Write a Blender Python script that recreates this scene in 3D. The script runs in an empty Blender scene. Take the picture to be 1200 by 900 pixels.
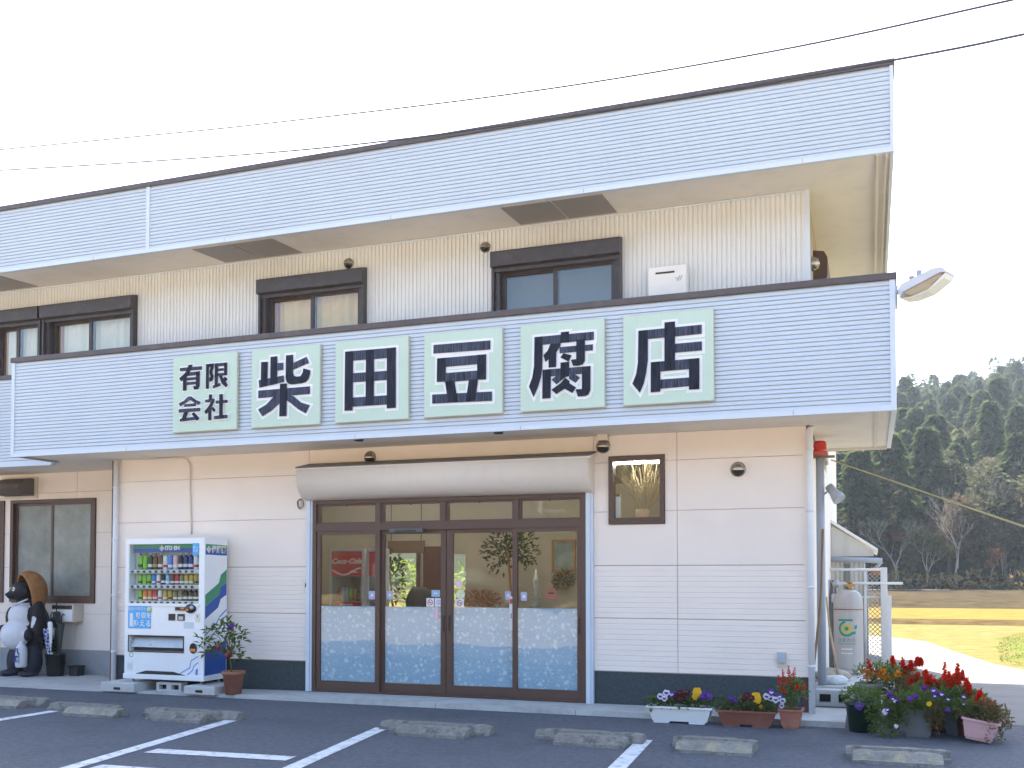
import bpy, bmesh, math, random
from mathutils import Vector, Matrix
from math import radians as R, sin, cos, pi, tan
random.seed(7)
sc = bpy.context.scene
col = sc.collection

# ------------------------------------------------------------------ camera
EYE = Vector((0, 0, 1.565)); YAW = R(19.87); PITCH = R(1.8); FPX = 1162.0
cd = bpy.data.cameras.new('camera'); cam = bpy.data.objects.new('camera', cd); col.objects.link(cam)
cam.location = EYE; cam.rotation_euler = (pi/2 + PITCH, 0, YAW)
cd.sensor_width = 36; cd.lens = 36*FPX/1200
cd.shift_y = (639.48 - 450)/1200
cd.clip_start = 0.05; cd.clip_end = 3000
sc.camera = cam
# ------------------------------------------------------------------ light
SUN_EL, SUN_AZ = R(50), R(21)            # the sun stands behind the shop, left of the facade normal
w = bpy.data.worlds.new('World'); sc.world = w; w.use_nodes = True
nt = w.node_tree; bg = nt.nodes['Background']
sky = nt.nodes.new('ShaderNodeTexSky'); sky.sky_type = 'NISHITA'; sky.sun_disc = False
sky.sun_elevation = SUN_EL; sky.sun_rotation = -SUN_AZ
sky.air_density = 1.0; sky.dust_density = 2.2; sky.ozone_density = 1.0
nt.links.new(sky.outputs['Color'], bg.inputs['Color']); bg.inputs['Strength'].default_value = 0.12
sd = bpy.data.lights.new('sun', 'SUN'); sun = bpy.data.objects.new('sun', sd); col.objects.link(sun)
sd.energy = 4.6; sd.angle = R(0.53); sd.color = (1.0, 0.93, 0.82)
sun_dir = Vector((-sin(SUN_AZ)*cos(SUN_EL), cos(SUN_AZ)*cos(SUN_EL), sin(SUN_EL)))
sun.rotation_euler = sun_dir.to_track_quat('Z', 'Y').to_euler(); sun.location = (-20, 40, 30)
sc.view_settings.view_transform = 'Standard'; sc.view_settings.look = 'None'
sc.view_settings.gamma = 1; sc.view_settings.use_curve_mapping = False
sc.view_settings.exposure = 2.33
sc.cycles.max_bounces = 8; sc.cycles.transparent_max_bounces = 12; sc.cycles.diffuse_bounces = 4
sc.cycles.sample_clamp_indirect = 6.0

# ------------------------------------------------------------------ a pixel of the 1200x900 photograph -> a point at a chosen depth or height
_F = Vector((-sin(YAW)*cos(PITCH), cos(YAW)*cos(PITCH), sin(PITCH))); _R = Vector((cos(YAW), sin(YAW), 0)); _U = _R.cross(_F)
def ray(u, v): return _F + _R*((u-600)/FPX) + _U*((639.48-v)/FPX)
def at(u, v, y): d = ray(u, v); return EYE + d*(y/d.y)
def atz(u, v, z): d = ray(u, v); return EYE + d*((z-EYE.z)/d.z)

# ------------------------------------------------------------------ materials
def mat(name, c, rough=.6, var=.12, scale=3.0, bump=0.0, bscale=40, metal=0.0, spec=.5, streak=None, stain=None, coat=0.0, detail=4, spot=None):
    """Principled with two scales of colour variation; streak = (colour, amount) rain streaks; stain = (colour, amount, scale) blotches."""
    m = bpy.data.materials.new(name); m.use_nodes = True
    n = m.node_tree.nodes; l = m.node_tree.links; p = n['Principled BSDF']
    p.inputs['Roughness'].default_value = rough; p.inputs['Metallic'].default_value = metal
    p.inputs['Specular IOR Level'].default_value = spec; p.inputs['Coat Weight'].default_value = coat
    tc = n.new('ShaderNodeTexCoord'); out = None
    nz = n.new('ShaderNodeTexNoise'); nz.inputs['Scale'].default_value = scale; nz.inputs['Detail'].default_value = detail
    nz.inputs['Roughness'].default_value = .65
    l.new(tc.outputs['Object'], nz.inputs['Vector'])
    mr = n.new('ShaderNodeMapRange'); mr.inputs[1].default_value = .25; mr.inputs[2].default_value = .75
    mr.inputs[3].default_value = 1-var; mr.inputs[4].default_value = 1+var
    l.new(nz.outputs['Fac'], mr.inputs[0])
    vm = n.new('ShaderNodeVectorMath'); vm.operation = 'SCALE'; vm.inputs[0].default_value = c[:3]
    l.new(mr.outputs[0], vm.inputs['Scale']); out = vm.outputs[0]
    def mixin(fac_socket, colour, amount, src):
        mx = n.new('ShaderNodeMix'); mx.data_type = 'RGBA'
        mu = n.new('ShaderNodeMath'); mu.operation = 'MULTIPLY'; mu.inputs[1].default_value = amount
        l.new(fac_socket, mu.inputs[0]); l.new(mu.outputs[0], mx.inputs[0]); l.new(src, mx.inputs[6]); mx.inputs[7].default_value = (*colour, 1)
        return mx.outputs[2]
    if streak:
        mp = n.new('ShaderNodeMapping'); mp.inputs['Scale'].default_value = (streak[2] if len(streak) > 2 else 14, 14, .7)
        l.new(tc.outputs['Object'], mp.inputs['Vector'])
        n2 = n.new('ShaderNodeTexNoise'); n2.inputs['Scale'].default_value = 1; n2.inputs['Detail'].default_value = 5
        l.new(mp.outputs[0], n2.inputs['Vector'])
        r2 = n.new('ShaderNodeMapRange'); r2.inputs[1].default_value = .48; r2.inputs[2].default_value = .72
        l.new(n2.outputs['Fac'], r2.inputs[0]); out = mixin(r2.outputs[0], streak[0], streak[1], out)
    if stain:
        n3 = n.new('ShaderNodeTexNoise'); n3.inputs['Scale'].default_value = stain[2]; n3.inputs['Detail'].default_value = 6
        n3.inputs['Roughness'].default_value = .7; l.new(tc.outputs['Object'], n3.inputs['Vector'])
        r3 = n.new('ShaderNodeMapRange'); r3.inputs[1].default_value = .5; r3.inputs[2].default_value = .68
        l.new(n3.outputs['Fac'], r3.inputs[0]); out = mixin(r3.outputs[0], stain[0], stain[1], out)
    if spot:
        n4 = n.new('ShaderNodeTexVoronoi'); n4.inputs['Scale'].default_value = spot[2]; l.new(tc.outputs['Object'], n4.inputs['Vector'])
        r4 = n.new('ShaderNodeMapRange'); r4.inputs[1].default_value = spot[3]; r4.inputs[2].default_value = spot[3]*.6
        l.new(n4.outputs['Distance'], r4.inputs[0]); out = mixin(r4.outputs[0], spot[0], spot[1], out)
    l.new(out, p.inputs['Base Color'])
    if bump:
        nb = n.new('ShaderNodeTexNoise'); nb.inputs['Scale'].default_value = bscale; nb.inputs['Detail'].default_value = 4
        l.new(tc.outputs['Object'], nb.inputs['Vector'])
        b = n.new('ShaderNodeBump'); b.inputs['Strength'].default_value = bump; b.inputs['Distance'].default_value = .02
        l.new(nb.outputs['Fac'], b.inputs['Height']); l.new(b.outputs[0], p.inputs['Normal'])
    return m

def glass(name, tint=(.93, .95, .94), ior=1.55, rough=0.0, boost=1.6):
    m = bpy.data.materials.new(name); m.use_nodes = True; n = m.node_tree.nodes; l = m.node_tree.links
    n.remove(n['Principled BSDF']); out = n['Material Output']
    t = n.new('ShaderNodeBsdfTransparent'); t.inputs[0].default_value = (*tint, 1)
    g = n.new('ShaderNodeBsdfGlossy'); g.inputs['Roughness'].default_value = rough
    tc = n.new('ShaderNodeTexCoord'); nz = n.new('ShaderNodeTexNoise'); nz.inputs['Scale'].default_value = 1.6; nz.inputs['Detail'].default_value = 1
    bp = n.new('ShaderNodeBump'); bp.inputs['Strength'].default_value = .012; bp.inputs['Distance'].default_value = .3
    l.new(tc.outputs['Object'], nz.inputs['Vector']); l.new(nz.outputs['Fac'], bp.inputs['Height']); l.new(bp.outputs[0], g.inputs['Normal'])
    f = n.new('ShaderNodeFresnel'); f.inputs['IOR'].default_value = ior
    mu = n.new('ShaderNodeMath'); mu.operation = 'MULTIPLY'; mu.inputs[1].default_value = boost; mu.use_clamp = True
    mx = n.new('ShaderNodeMixShader'); l.new(f.outputs[0], mu.inputs[0]); ge = n.new('ShaderNodeNewGeometry'); iv = n.new('ShaderNodeMath'); iv.operation = 'SUBTRACT'; iv.inputs[0].default_value = 1; l.new(ge.outputs['Backfacing'], iv.inputs[1])
    m2 = n.new('ShaderNodeMath'); m2.operation = 'MULTIPLY'; l.new(mu.outputs[0], m2.inputs[0]); l.new(iv.outputs[0], m2.inputs[1]); l.new(m2.outputs[0], mx.inputs[0])   # one reflecting face per pane
    l.new(t.outputs[0], mx.inputs[1]); l.new(g.outputs[0], mx.inputs[2]); l.new(mx.outputs[0], out.inputs[0])
    return m

def leafmat(name, c1, c2, trans=.35, rough=.6):
    """Leaves: colour differs from leaf to leaf, some light passes through."""
    m = bpy.data.materials.new(name); m.use_nodes = True; n = m.node_tree.nodes; l = m.node_tree.links
    n.remove(n['Principled BSDF']); out = n['Material Output']
    ge = n.new('ShaderNodeNewGeometry'); ob = n.new('ShaderNodeObjectInfo')
    ad = n.new('ShaderNodeMath'); ad.operation = 'ADD'; l.new(ge.outputs['Random Per Island'], ad.inputs[0])
    m2 = n.new('ShaderNodeMath'); m2.operation = 'MULTIPLY'; m2.inputs[1].default_value = .8; l.new(ob.outputs['Random'], m2.inputs[0]); l.new(m2.outputs[0], ad.inputs[1])
    m3 = n.new('ShaderNodeMath'); m3.operation = 'MULTIPLY'; m3.inputs[1].default_value = .56; l.new(ad.outputs[0], m3.inputs[0])
    mx = n.new('ShaderNodeMix'); mx.data_type = 'RGBA'; l.new(m3.outputs[0], mx.inputs[0]); mx.inputs[6].default_value = (*c1, 1); mx.inputs[7].default_value = (*c2, 1)
    d = n.new('ShaderNodeBsdfPrincipled'); d.inputs['Roughness'].default_value = rough; d.inputs['Specular IOR Level'].default_value = .3
    t = n.new('ShaderNodeBsdfTranslucent'); l.new(mx.outputs[2], d.inputs['Base Color']); l.new(mx.outputs[2], t.inputs[0])
    ms = n.new('ShaderNodeMixShader'); ms.inputs[0].default_value = trans
    l.new(d.outputs[0], ms.inputs[1]); l.new(t.outputs[0], ms.inputs[2]); l.new(ms.outputs[0], out.inputs[0])
    return m

def emit(name, c, s):
    m = bpy.data.materials.new(name); m.use_nodes = True; p = m.node_tree.nodes['Principled BSDF']
    p.inputs['Base Color'].default_value = (*c, 1); p.inputs['Emission Color'].default_value = (*c, 1); p.inputs['Emission Strength'].default_value = s
    return m

M = {}
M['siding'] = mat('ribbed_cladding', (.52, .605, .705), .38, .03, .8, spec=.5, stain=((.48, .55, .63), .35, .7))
M['groove'] = mat('grey_groove', (.41, .40, .395), .8, .2, 3)  # groove backs get a darker grey than the ribs
M['siding_up'] = mat('ribbed_wall_cladding', (.70, .72, .74), .5, .03, .8, stain=((.62, .60, .56), .4, .6))
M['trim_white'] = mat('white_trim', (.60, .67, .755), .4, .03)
M['cap'] = mat('brown_metal_cap', (.085, .066, .068), .45, .12, 2, stain=((.16, .14, .13), .35, 6))
M['soffit'] = mat('cream_soffit', (.82, .755, .645), .7, .04, 1.0, stain=((.64, .58, .49), .35, 2.2))
M['vent_strip'] = mat('soffit_vent_mesh', (.33, .29, .25), .7, .15, 60)
M['wall'] = mat('pale_pink_siding', (.855, .76, .685), .75, .025, 1.2, bump=.10, bscale=60, stain=((.75, .67, .61), .4, .8))
M['joint'] = mat('joint_sealant', (.48, .41, .37), .8, .1)
M['plinth'] = mat('dark_green_grey_plinth', (.042, .055, .062), .8, .35, 26, bump=.3, bscale=90)
M['concrete'] = mat('concrete', (.47, .465, .45), .85, .14, 2.5, bump=.25, bscale=60, stain=((.22, .21, .19), .5, 3.0))
M['concrete_wall'] = mat('grey_concrete_wall', (.30, .32, .34), .85, .1, 3, bump=.15, stain=((.22, .22, .21), .4, 2.0))
M['bronze'] = mat('bronze_aluminium', (.088, .046, .034), .42, .08, 5, spec=.5)
M['bronze_up'] = mat('dark_bronze_aluminium', (.048, .038, .040), .42, .1, 5, stain=((.13, .12, .11), .25, 9))
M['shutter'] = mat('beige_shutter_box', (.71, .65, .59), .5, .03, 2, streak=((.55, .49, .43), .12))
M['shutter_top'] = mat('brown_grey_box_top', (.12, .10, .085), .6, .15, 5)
M['glass'] = glass('window_glass', boost=1.5)
M['glass_up'] = glass('upper_window_glass', boost=2.6)
M['interior'] = mat('interior_plaster', (.43, .375, .285), .8, .04)
M['interior_floor'] = mat('interior_floor', (.25, .22, .19), .5, .1)
M['dark'] = mat('dark_rubber', (.012, .012, .013), .55, .1)
M['black'] = mat('black_plastic', (.018, .018, .02), .4, .1)
M['steel'] = mat('galvanised_steel', (.45, .46, .47), .42, .12, 6, metal=.7, stain=((.3, .27, .22), .35, 5))
M['stainless'] = mat('stainless_vent', (.38, .34, .29), .25, .1, 8, metal=.9)
M['pipe_white'] = mat('white_drain_pipe', (.74, .75, .78), .4, .05, 3, stain=((.55, .52, .47), .35, 3))
M['pipe_cream'] = mat('cream_painted_pipe', (.66, .60, .50), .5, .06)
M['pipe_grey'] = mat('blue_grey_pipe', (.36, .40, .46), .4, .06)
M['white'] = mat('white_paint', (.80, .81, .83), .35, .03)
M['white_matt'] = mat('white_matt', (.78, .78, .77), .7, .05)
M['asphalt'] = mat('asphalt', (.094, .101, .122), .88, .38, 16, bump=1, bscale=70, detail=8, stain=((.054, .058, .072), .6, .7), spot=((.34, .35, .37), .7, 42, .13))
M['marking'] = mat('road_marking', (.66, .67, .69), .75, .1, 5, bump=.3, bscale=120, stain=((.15, .15, .16), .8, 9))
M['path'] = mat('concrete_path', (.24, .23, .22), .95, .14, 1.3, spec=.05, bump=.25, bscale=40, stain=((.175, .165, .15), .5, 1.2))
# ------------------------------------------------------------------ mesh builders
class MB:
    def __init__(s): s.bm = bmesh.new()
    def face(s, pts, mi=0):
        vs = [s.bm.verts.new(p) for p in pts]
        try: f = s.bm.faces.new(vs)
        except ValueError: return None
        f.material_index = mi; return f
    def box(s, x0, x1, y0, y1, z0, z1, mi=0, bev=0.0):
        x0, x1 = min(x0, x1), max(x0, x1); y0, y1 = min(y0, y1), max(y0, y1); z0, z1 = min(z0, z1), max(z0, z1)
        v = [s.bm.verts.new(p) for p in ((x0,y0,z0),(x1,y0,z0),(x1,y1,z0),(x0,y1,z0),(x0,y0,z1),(x1,y0,z1),(x1,y1,z1),(x0,y1,z1))]
        fs = [s.bm.faces.new([v[i] for i in q]) for q in ((0,3,2,1),(4,5,6,7),(0,1,5,4),(1,2,6,5),(2,3,7,6),(3,0,4,7))]
        for f in fs: f.material_index = mi
        if bev:
            es = set(e for f in fs for e in f.edges)
            r = bmesh.ops.bevel(s.bm, geom=list(es), offset=bev, segments=2, affect='EDGES', profile=.5)
            for f in r['faces']: f.material_index = mi
    def prism(s, prof, axis, a, b, mi=0, cap=True):
        """prof: 2D points; extruded along axis 'x' (prof = y,z), 'y' (prof = x,z) or 'z' (prof = x,y) from a to b."""
        def p3(p, t): return {'x': (t, p[0], p[1]), 'y': (p[0], t, p[1]), 'z': (p[0], p[1], t)}[axis]
        A = [s.bm.verts.new(p3(p, a)) for p in prof]; B = [s.bm.verts.new(p3(p, b)) for p in prof]; n = len(prof)
        fs = []
        for i in range(n): fs.append(s.bm.faces.new((A[i], A[(i+1) % n], B[(i+1) % n], B[i])))
        if cap: fs.append(s.bm.faces.new(A[::-1])); fs.append(s.bm.faces.new(B))
        for f in fs: f.material_index = mi
        bmesh.ops.recalc_face_normals(s.bm, faces=fs)
    def strip(s, prof, axis, a, b, mi=0):
        def p3(p, t): return {'x': (t, p[0], p[1]), 'y': (p[0], t, p[1]), 'z': (p[0], p[1], t)}[axis]
        A = [s.bm.verts.new(p3(p, a)) for p in prof]; B = [s.bm.verts.new(p3(p, b)) for p in prof]
        for i in range(len(prof)-1):
            s.bm.faces.new((A[i], A[i+1], B[i+1], B[i])).material_index = mi
    def tube(s, pts, r, n=8, mi=0, cap=True):
        pts = [Vector(p) for p in pts]; rs = r if isinstance(r, (list, tuple)) else [r]*len(pts); rings = []
        up = None
        for i, p in enumerate(pts):
            d = (pts[min(i+1, len(pts)-1)] - pts[max(i-1, 0)]).normalized()
            if up is None: up = Vector((0, 0, 1)) if abs(d.z) < .9 else Vector((0, 1, 0))
            a = d.cross(up).normalized(); b = a.cross(d); up = b
            rings.append([s.bm.verts.new(p + (a*cos(2*pi*k/n) + b*sin(2*pi*k/n))*rs[i]) for k in range(n)])
        for i in range(len(rings)-1):
            for k in range(n):
                f = s.bm.faces.new((rings[i][k], rings[i][(k+1) % n], rings[i+1][(k+1) % n], rings[i+1][k])); f.material_index = mi; f.smooth = n > 5
        if cap:
            s.bm.faces.new(rings[0][::-1]).material_index = mi; s.bm.faces.new(rings[-1]).material_index = mi
    def lathe(s, prof, c, n=24, mi=0, axis=None, sx=1, sy=1):
        """prof: (radius, height) pairs turned round the vertical (or `axis`) through c."""
        c = Vector(c); q = Vector((0, 0, 1)).rotation_difference(Vector(axis)) if axis is not None else None
        rings = []
        for r, h in prof:
            if r < 1e-5:
                p = Vector((0, 0, h)); p = q @ p if q else p; rings.append([s.bm.verts.new(c+p)]); continue
            ring = []
            for k in range(n):
                p = Vector((r*cos(2*pi*k/n)*sx, r*sin(2*pi*k/n)*sy, h)); p = q @ p if q else p
                ring.append(s.bm.verts.new(c+p))
            rings.append(ring)
        for i in range(len(rings)-1):
            a, b = rings[i], rings[i+1]
            for k in range(n):
                k2 = (k+1) % n
                if len(a) == 1 and len(b) == 1: continue
                if len(a) == 1: f = s.bm.faces.new((a[0], b[k2], b[k]))
                elif len(b) == 1: f = s.bm.faces.new((a[k], a[k2], b[0]))
                else: f = s.bm.faces.new((a[k], a[k2], b[k2], b[k]))
                f.material_index = mi; f.smooth = True
    def ball(s, c, r, n=12, mi=0):
        rx, ry, rz = r if isinstance(r, (tuple, list)) else (r, r, r)
        mtx = Matrix.Translation(c) @ Matrix.Diagonal((rx, ry, rz, 1))
        g = bmesh.ops.create_uvsphere(s.bm, u_segments=n, v_segments=max(6, n*2//3), radius=1, matrix=mtx)
        for v in g['verts']:
            for f in v.link_faces: f.material_index = mi; f.smooth = True
    def build(s, name, mats, parent=None, world=True, smooth=None, recalc=True):
        if recalc: bmesh.ops.recalc_face_normals(s.bm, faces=s.bm.faces[:])
        me = bpy.data.meshes.new(name)
        if parent is not None and world:
            off = Vector((0, 0, 0)); q = parent
            while q: off += q.location; q = q.parent
            bmesh.ops.translate(s.bm, verts=s.bm.verts[:], vec=-off)
        s.bm.to_mesh(me); s.bm.free()
        for m in (mats if isinstance(mats, (list, tuple)) else [mats]): me.materials.append(m)
        if smooth:
            for p in me.polygons: p.use_smooth = True
        o = bpy.data.objects.new(name, me); col.objects.link(o)
        if parent is not None: o.parent = parent
        return o
def empty(name, loc, label=None, cat=None, group=None, rz=0):
    o = bpy.data.objects.new(name, None); col.objects.link(o); o.location = loc; o.rotation_euler = (0, 0, rz)
    o.empty_display_size = .1
    return tag(o, label, cat, group)
def tag(o, label=None, cat=None, group=None, kind=None):
    if label: o['label'] = label
    if cat: o['category'] = cat
    if group: o['group'] = group
    if kind: o['kind'] = kind
    return o
def lab(o, label): o['label'] = label; return o
def copy_tree(o, parent=None):
    c = o.copy(); col.objects.link(c)
    if parent is not None: c.parent = parent
    for ch in list(o.children): copy_tree(ch, c)
    return c
def sub(rects, hole):
    """rectangles (x0,x1,z0,z1) minus a hole"""
    out = []; hx0, hx1, hz0, hz1 = hole
    for x0, x1, z0, z1 in rects:
        a0, a1, b0, b1 = max(x0, hx0), min(x1, hx1), max(z0, hz0), min(z1, hz1)
        if a0 >= a1 or b0 >= b1: out.append((x0, x1, z0, z1)); continue
        if x0 < a0: out.append((x0, a0, z0, z1))
        if a1 < x1: out.append((a1, x1, z0, z1))
        if z0 < b0: out.append((a0, a1, z0, b0))
        if b1 < z1: out.append((a0, a1, b1, z1))
    return out
def frame(mb, x0, x1, z0, z1, y0, y1, t, mi=0, tb=None, tt=None):
    """rectangular frame in a plane of constant y, members butted"""
    tb = t if tb is None else tb; tt = t if tt is None else tt
    mb.box(x0, x0+t, y0, y1, z0, z1, mi); mb.box(x1-t, x1, y0, y1, z0, z1, mi)
    mb.box(x0+t, x1-t, y0, y1, z0, z0+tb, mi); mb.box(x0+t, x1-t, y0, y1, z1-tt, z1, mi)
def text(body, size, loc, parent, m, name='lettering', rot=(pi/2, 0, 0), depth=.001, bold=0.0, align='CENTER', shear=0, sx=1.0):
    c = bpy.data.curves.new(name, 'FONT'); c.body = body; c.size = size; c.extrude = depth; c.offset = bold
    c.align_x = align; c.align_y = 'CENTER'; c.shear = shear; c.resolution_u = 3
    o = bpy.data.objects.new(name, c); col.objects.link(o)
    dg = bpy.context.evaluated_depsgraph_get(); me = bpy.data.meshes.new_from_object(o.evaluated_get(dg))
    bpy.data.objects.remove(o); bpy.data.curves.remove(c)
    me.transform(Matrix.Translation(loc) @ Matrix.Rotation(rot[2], 4, 'Z') @ Matrix.Rotation(rot[1], 4, 'Y') @ Matrix.Rotation(rot[0], 4, 'X') @ Matrix.Diagonal((sx, 1, 1, 1)))
    if parent is not None:
        off = Vector((0, 0, 0)); q = parent
        while q: off += q.location; q = q.parent
        me.transform(Matrix.Translation(-off))
    me.materials.clear(); me.materials.append(m)
    o = bpy.data.objects.new(name, me); col.objects.link(o)
    if parent is not None: o.parent = parent
    return o
def leaf(bm, p, d, up, L, W, mi=0, fold=.25):
    """one folded leaf: two quads sharing the midrib"""
    d = d.normalized(); s = d.cross(up)
    if s.length < 1e-4: s = d.cross(Vector((1, 0, 0)))
    s.normalize(); n = s.cross(d)
    a = bm.verts.new(p); b = bm.verts.new(p + d*L*.5 + s*W*.5 + n*W*fold); c = bm.verts.new(p + d*L - n*L*.15); e = bm.verts.new(p + d*L*.5 - s*W*.5 + n*W*fold)
    f = bm.faces.new((a, b, c)); f.material_index = mi; f = bm.faces.new((a, c, e)); f.material_index = mi
def rdir(rng, zmin=-1.0):
    while True:
        v = Vector((rng.uniform(-1, 1), rng.uniform(-1, 1), rng.uniform(zmin, 1)))
        if .05 < v.length < 1: return v.normalized()

# ------------------------------------------------------------------ ground, fields, path
def sheet(name, pts, z, m, kind='structure'):
    mb = MB(); mb.face([(x, y, z) for x, y in pts]); o = mb.build(name, m, recalc=False)
    if o.data.polygons[0].normal.z < 0: o.data.flip_normals()
    return tag(o, kind=kind)
M['soil_field'] = mat('dry_grass_ground', (.38, .29, .16), spec=0.0, rough=.95, var=.25, scale=.25, bump=.5, bscale=6, stain=((.17, .14, .06), .6, .12))
M['stubble'] = mat('rice_stubble', (.150, .126, .052), spec=0.0, rough=.95, var=.38, scale=2.2, detail=8, bump=.4, bscale=12, stain=((.115, .118, .042), .8, .22))
M['stubble_far'] = mat('far_rice_stubble', (.17, .118, .036), spec=0.0, rough=.95, var=.3, scale=1.0, detail=8, stain=((.14, .095, .03), .5, .4))
M['bank_dark'] = mat('hill_foot_earth', (.050, .040, .025), spec=0.0, rough=.95, var=.6, scale=.9, detail=8, bump=.6, bscale=5, stain=((.075, .055, .025), .6, .35))
M['bank'] = mat('field_bank', (.085, .062, .030), spec=0.0, rough=.95, var=.6, scale=1.4, detail=8)
M['verge'] = mat('grass_verge', (.115, .128, .038), spec=0.0, rough=.95, var=.3, scale=.5, bump=.5, bscale=15, stain=((.15, .112, .042), .9, .3))
tag((lambda mb: (mb.face([(-900,-900,-.02),(900,-900,-.02),(900,900,-.02),(-900,900,-.02)]), mb.build('ground', M['soil_field'], recalc=False))[1])(MB()), kind='structure')
sheet('asphalt', [(-30,1.6),(-14,1.5),(-8,1.9),(-4,1.4),(0,1.7),(14,1.6),(14,9.5),(6,11.3),(1.0,11.7),(-.3,12.6),(-30,12.8)], 0.0, M['asphalt'])
# unseen road behind the viewer, tinted warm for the light it bounces to the facade, and the track that passes the shop on the right
M['road'] = mat('warm_tan_road', (.40, .33, .24), spec=0.0, rough=.9, var=.15, scale=.5)
sheet('road', [(-60,-12),(60,-12),(60,1.95),(-60,1.95)], -.004, M['road'])
sheet('path', [(-.3,12.6),(1.0,11.7),(6,11.3),(14,9.5),(14,10.6),(6.5,13.0),(4.0,15.0),(2.9,17.0),(2.05,19.75),(1.66,22.6),(1.24,26.0),(.2,28.0),(-3,29.5),(-3,26.5),(-.7,25),(-.7,12.6)], .004, M['path'])
sheet('rice_field', [(-25,27),(-3,29.6),(.2,28.1),(1.24,26.05),(2.05,19.8),(2.9,17.05),(4,15.05),(6.5,13.05),(14,10.7),(60,12),(60,38.5),(-25,38.5)], 0.0, M['stubble'])
sheet('grass_verge', [(2.55,20.0),(2.9,18.9),(3.3,17.9),(3.5,17.0),(4.4,15.6),(6.8,13.5),(16,13.2),(16,33),(9,33.5),(7,31.2),(5.6,33),(4.6,30.5),(3.9,31.5),(3.5,28.8),(2.9,28.2),(3.2,26),(2.5,24.6),(2.85,22.8),(2.3,21.4)], .004, M['verge'])
mb = MB(); mb.prism([(35.2,-.01),(36.0,.12),(37.2,.12),(38.4,-.01)], 'x', -24, 55); tag(mb.build('field_bank', M['bank']), kind='structure')
sheet('far_rice_field', [(-40,38.3),(60,38.3),(60,56),(-40,54)], .012, M['stubble_far'])
mb = MB(); mb.prism([(53,-.02),(57,.25),(64,.42),(72,.6),(82,.8),(82,-.02)], 'x', -40, 70); tag(mb.build('hill_foot_bank', M['bank_dark']), kind='structure')
sheet('far_road', [(-20,71),(5,72.2),(5,74.0),(-20,73)], .68, M['path'])
# grass blades along the verge
rng = random.Random(3); bm = bmesh.new()
M['grass'] = leafmat('verge_grass', (.085, .11, .025), (.15, .14, .045), .4, .95)
def inpoly(x, y, P):
    c = False; j = len(P)-1
    for i in range(len(P)):
        if (P[i][1] > y) != (P[j][1] > y) and x < (P[j][0]-P[i][0])*(y-P[i][1])/(P[j][1]-P[i][1])+P[i][0]: c = not c
        j = i
    return c
VP = [(2.2,20.2),(3.0,17.5),(4.4,15.4),(6.8,13.4),(9,13.2),(9,30),(7,31),(4.2,31.5),(3.3,29),(2.7,25)]
k = 0
while k < 12000:
    x, y = rng.uniform(1.6, 9), rng.uniform(13, 31)
    if not inpoly(x, y, VP): continue
    k += 1; h = rng.uniform(.01, .045); a = rng.uniform(0, 6.28); dx, dy = cos(a)*.012, sin(a)*.012; t = rng.uniform(-.06, .06)
    bm.faces.new([bm.verts.new(p) for p in ((x-dx, y-dy, 0), (x+dx, y+dy, 0), (x+t, y+rng.uniform(-.06, .06), h))])
me = bpy.data.meshes.new('grass'); bm.to_mesh(me); bm.free(); me.materials.append(M['grass'])
o = bpy.data.objects.new('grass', me); col.objects.link(o); tag(o, 'short green and straw coloured grass along the path edge', 'grass', kind='stuff')

# concrete slab along the facade; it sinks to the level of the asphalt towards the left
mb = MB()
xs = [-15.5, -10.6, -10.25, -6.98, -4.9, -3.16, -1.6, -.26]; zt = [.012, .012, .02, .055, .06, .06, .06, .062]
for i in range(len(xs)-1):
    x0, x1 = xs[i]+.004, xs[i+1]-.004; a, b = zt[i], zt[i+1]; yb = 12.58 if i < 2 else 11.49
    if i == len(xs)-2: yb = 12.02
    y0 = 10.86
    v = [mb.bm.verts.new(p) for p in ((x0,y0,-.05),(x1,y0,-.05),(x1,yb,-.05),(x0,yb,-.05),(x0,y0+.006,a),(x1,y0+.006,b),(x1,yb,b),(x0,yb,a))]
    for q in ((4,5,6,7),(0,1,5,4),(1,2,6,5),(2,3,7,6),(3,0,4,7)): mb.bm.faces.new([v[j] for j in q])
tag(mb.build('concrete_slab', M['concrete']), kind='structure')

# painted stall lines
def line(name, p, q, wd):
    p, q = Vector((*p, 0)), Vector((*q, 0)); d = (q-p).normalized(); s = Vector((-d.y, d.x, 0))*wd/2
    mb = MB(); mb.face([(p+s).to_tuple()[:2]+(.005,), (p-s).to_tuple()[:2]+(.005,), (q-s).to_tuple()[:2]+(.005,), (q+s).to_tuple()[:2]+(.005,)])
    o = mb.build(name, M['marking'], recalc=False)
    if o.data.polygons[0].normal.z < 0: o.data.flip_normals()
    tag(o, kind='structure')
line('parking_line', (-6.58, 9.28), (-6.1, 5.9), .15)
line('parking_line', (-6.1, 7.33), (-4.70, 7.42), .2)
line('parking_line', (-6.02, 6.55), (-4.6, 6.62), .2)
line('parking_line', (-4.77, 9.25), (-4.4, 6.6), .15)
line('parking_line', (-2.05, 9.42), (-1.93, 7.4), .15)
line('parking_line', (-8.95, 9.1), (-9.0, 6.8), .15)
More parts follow.
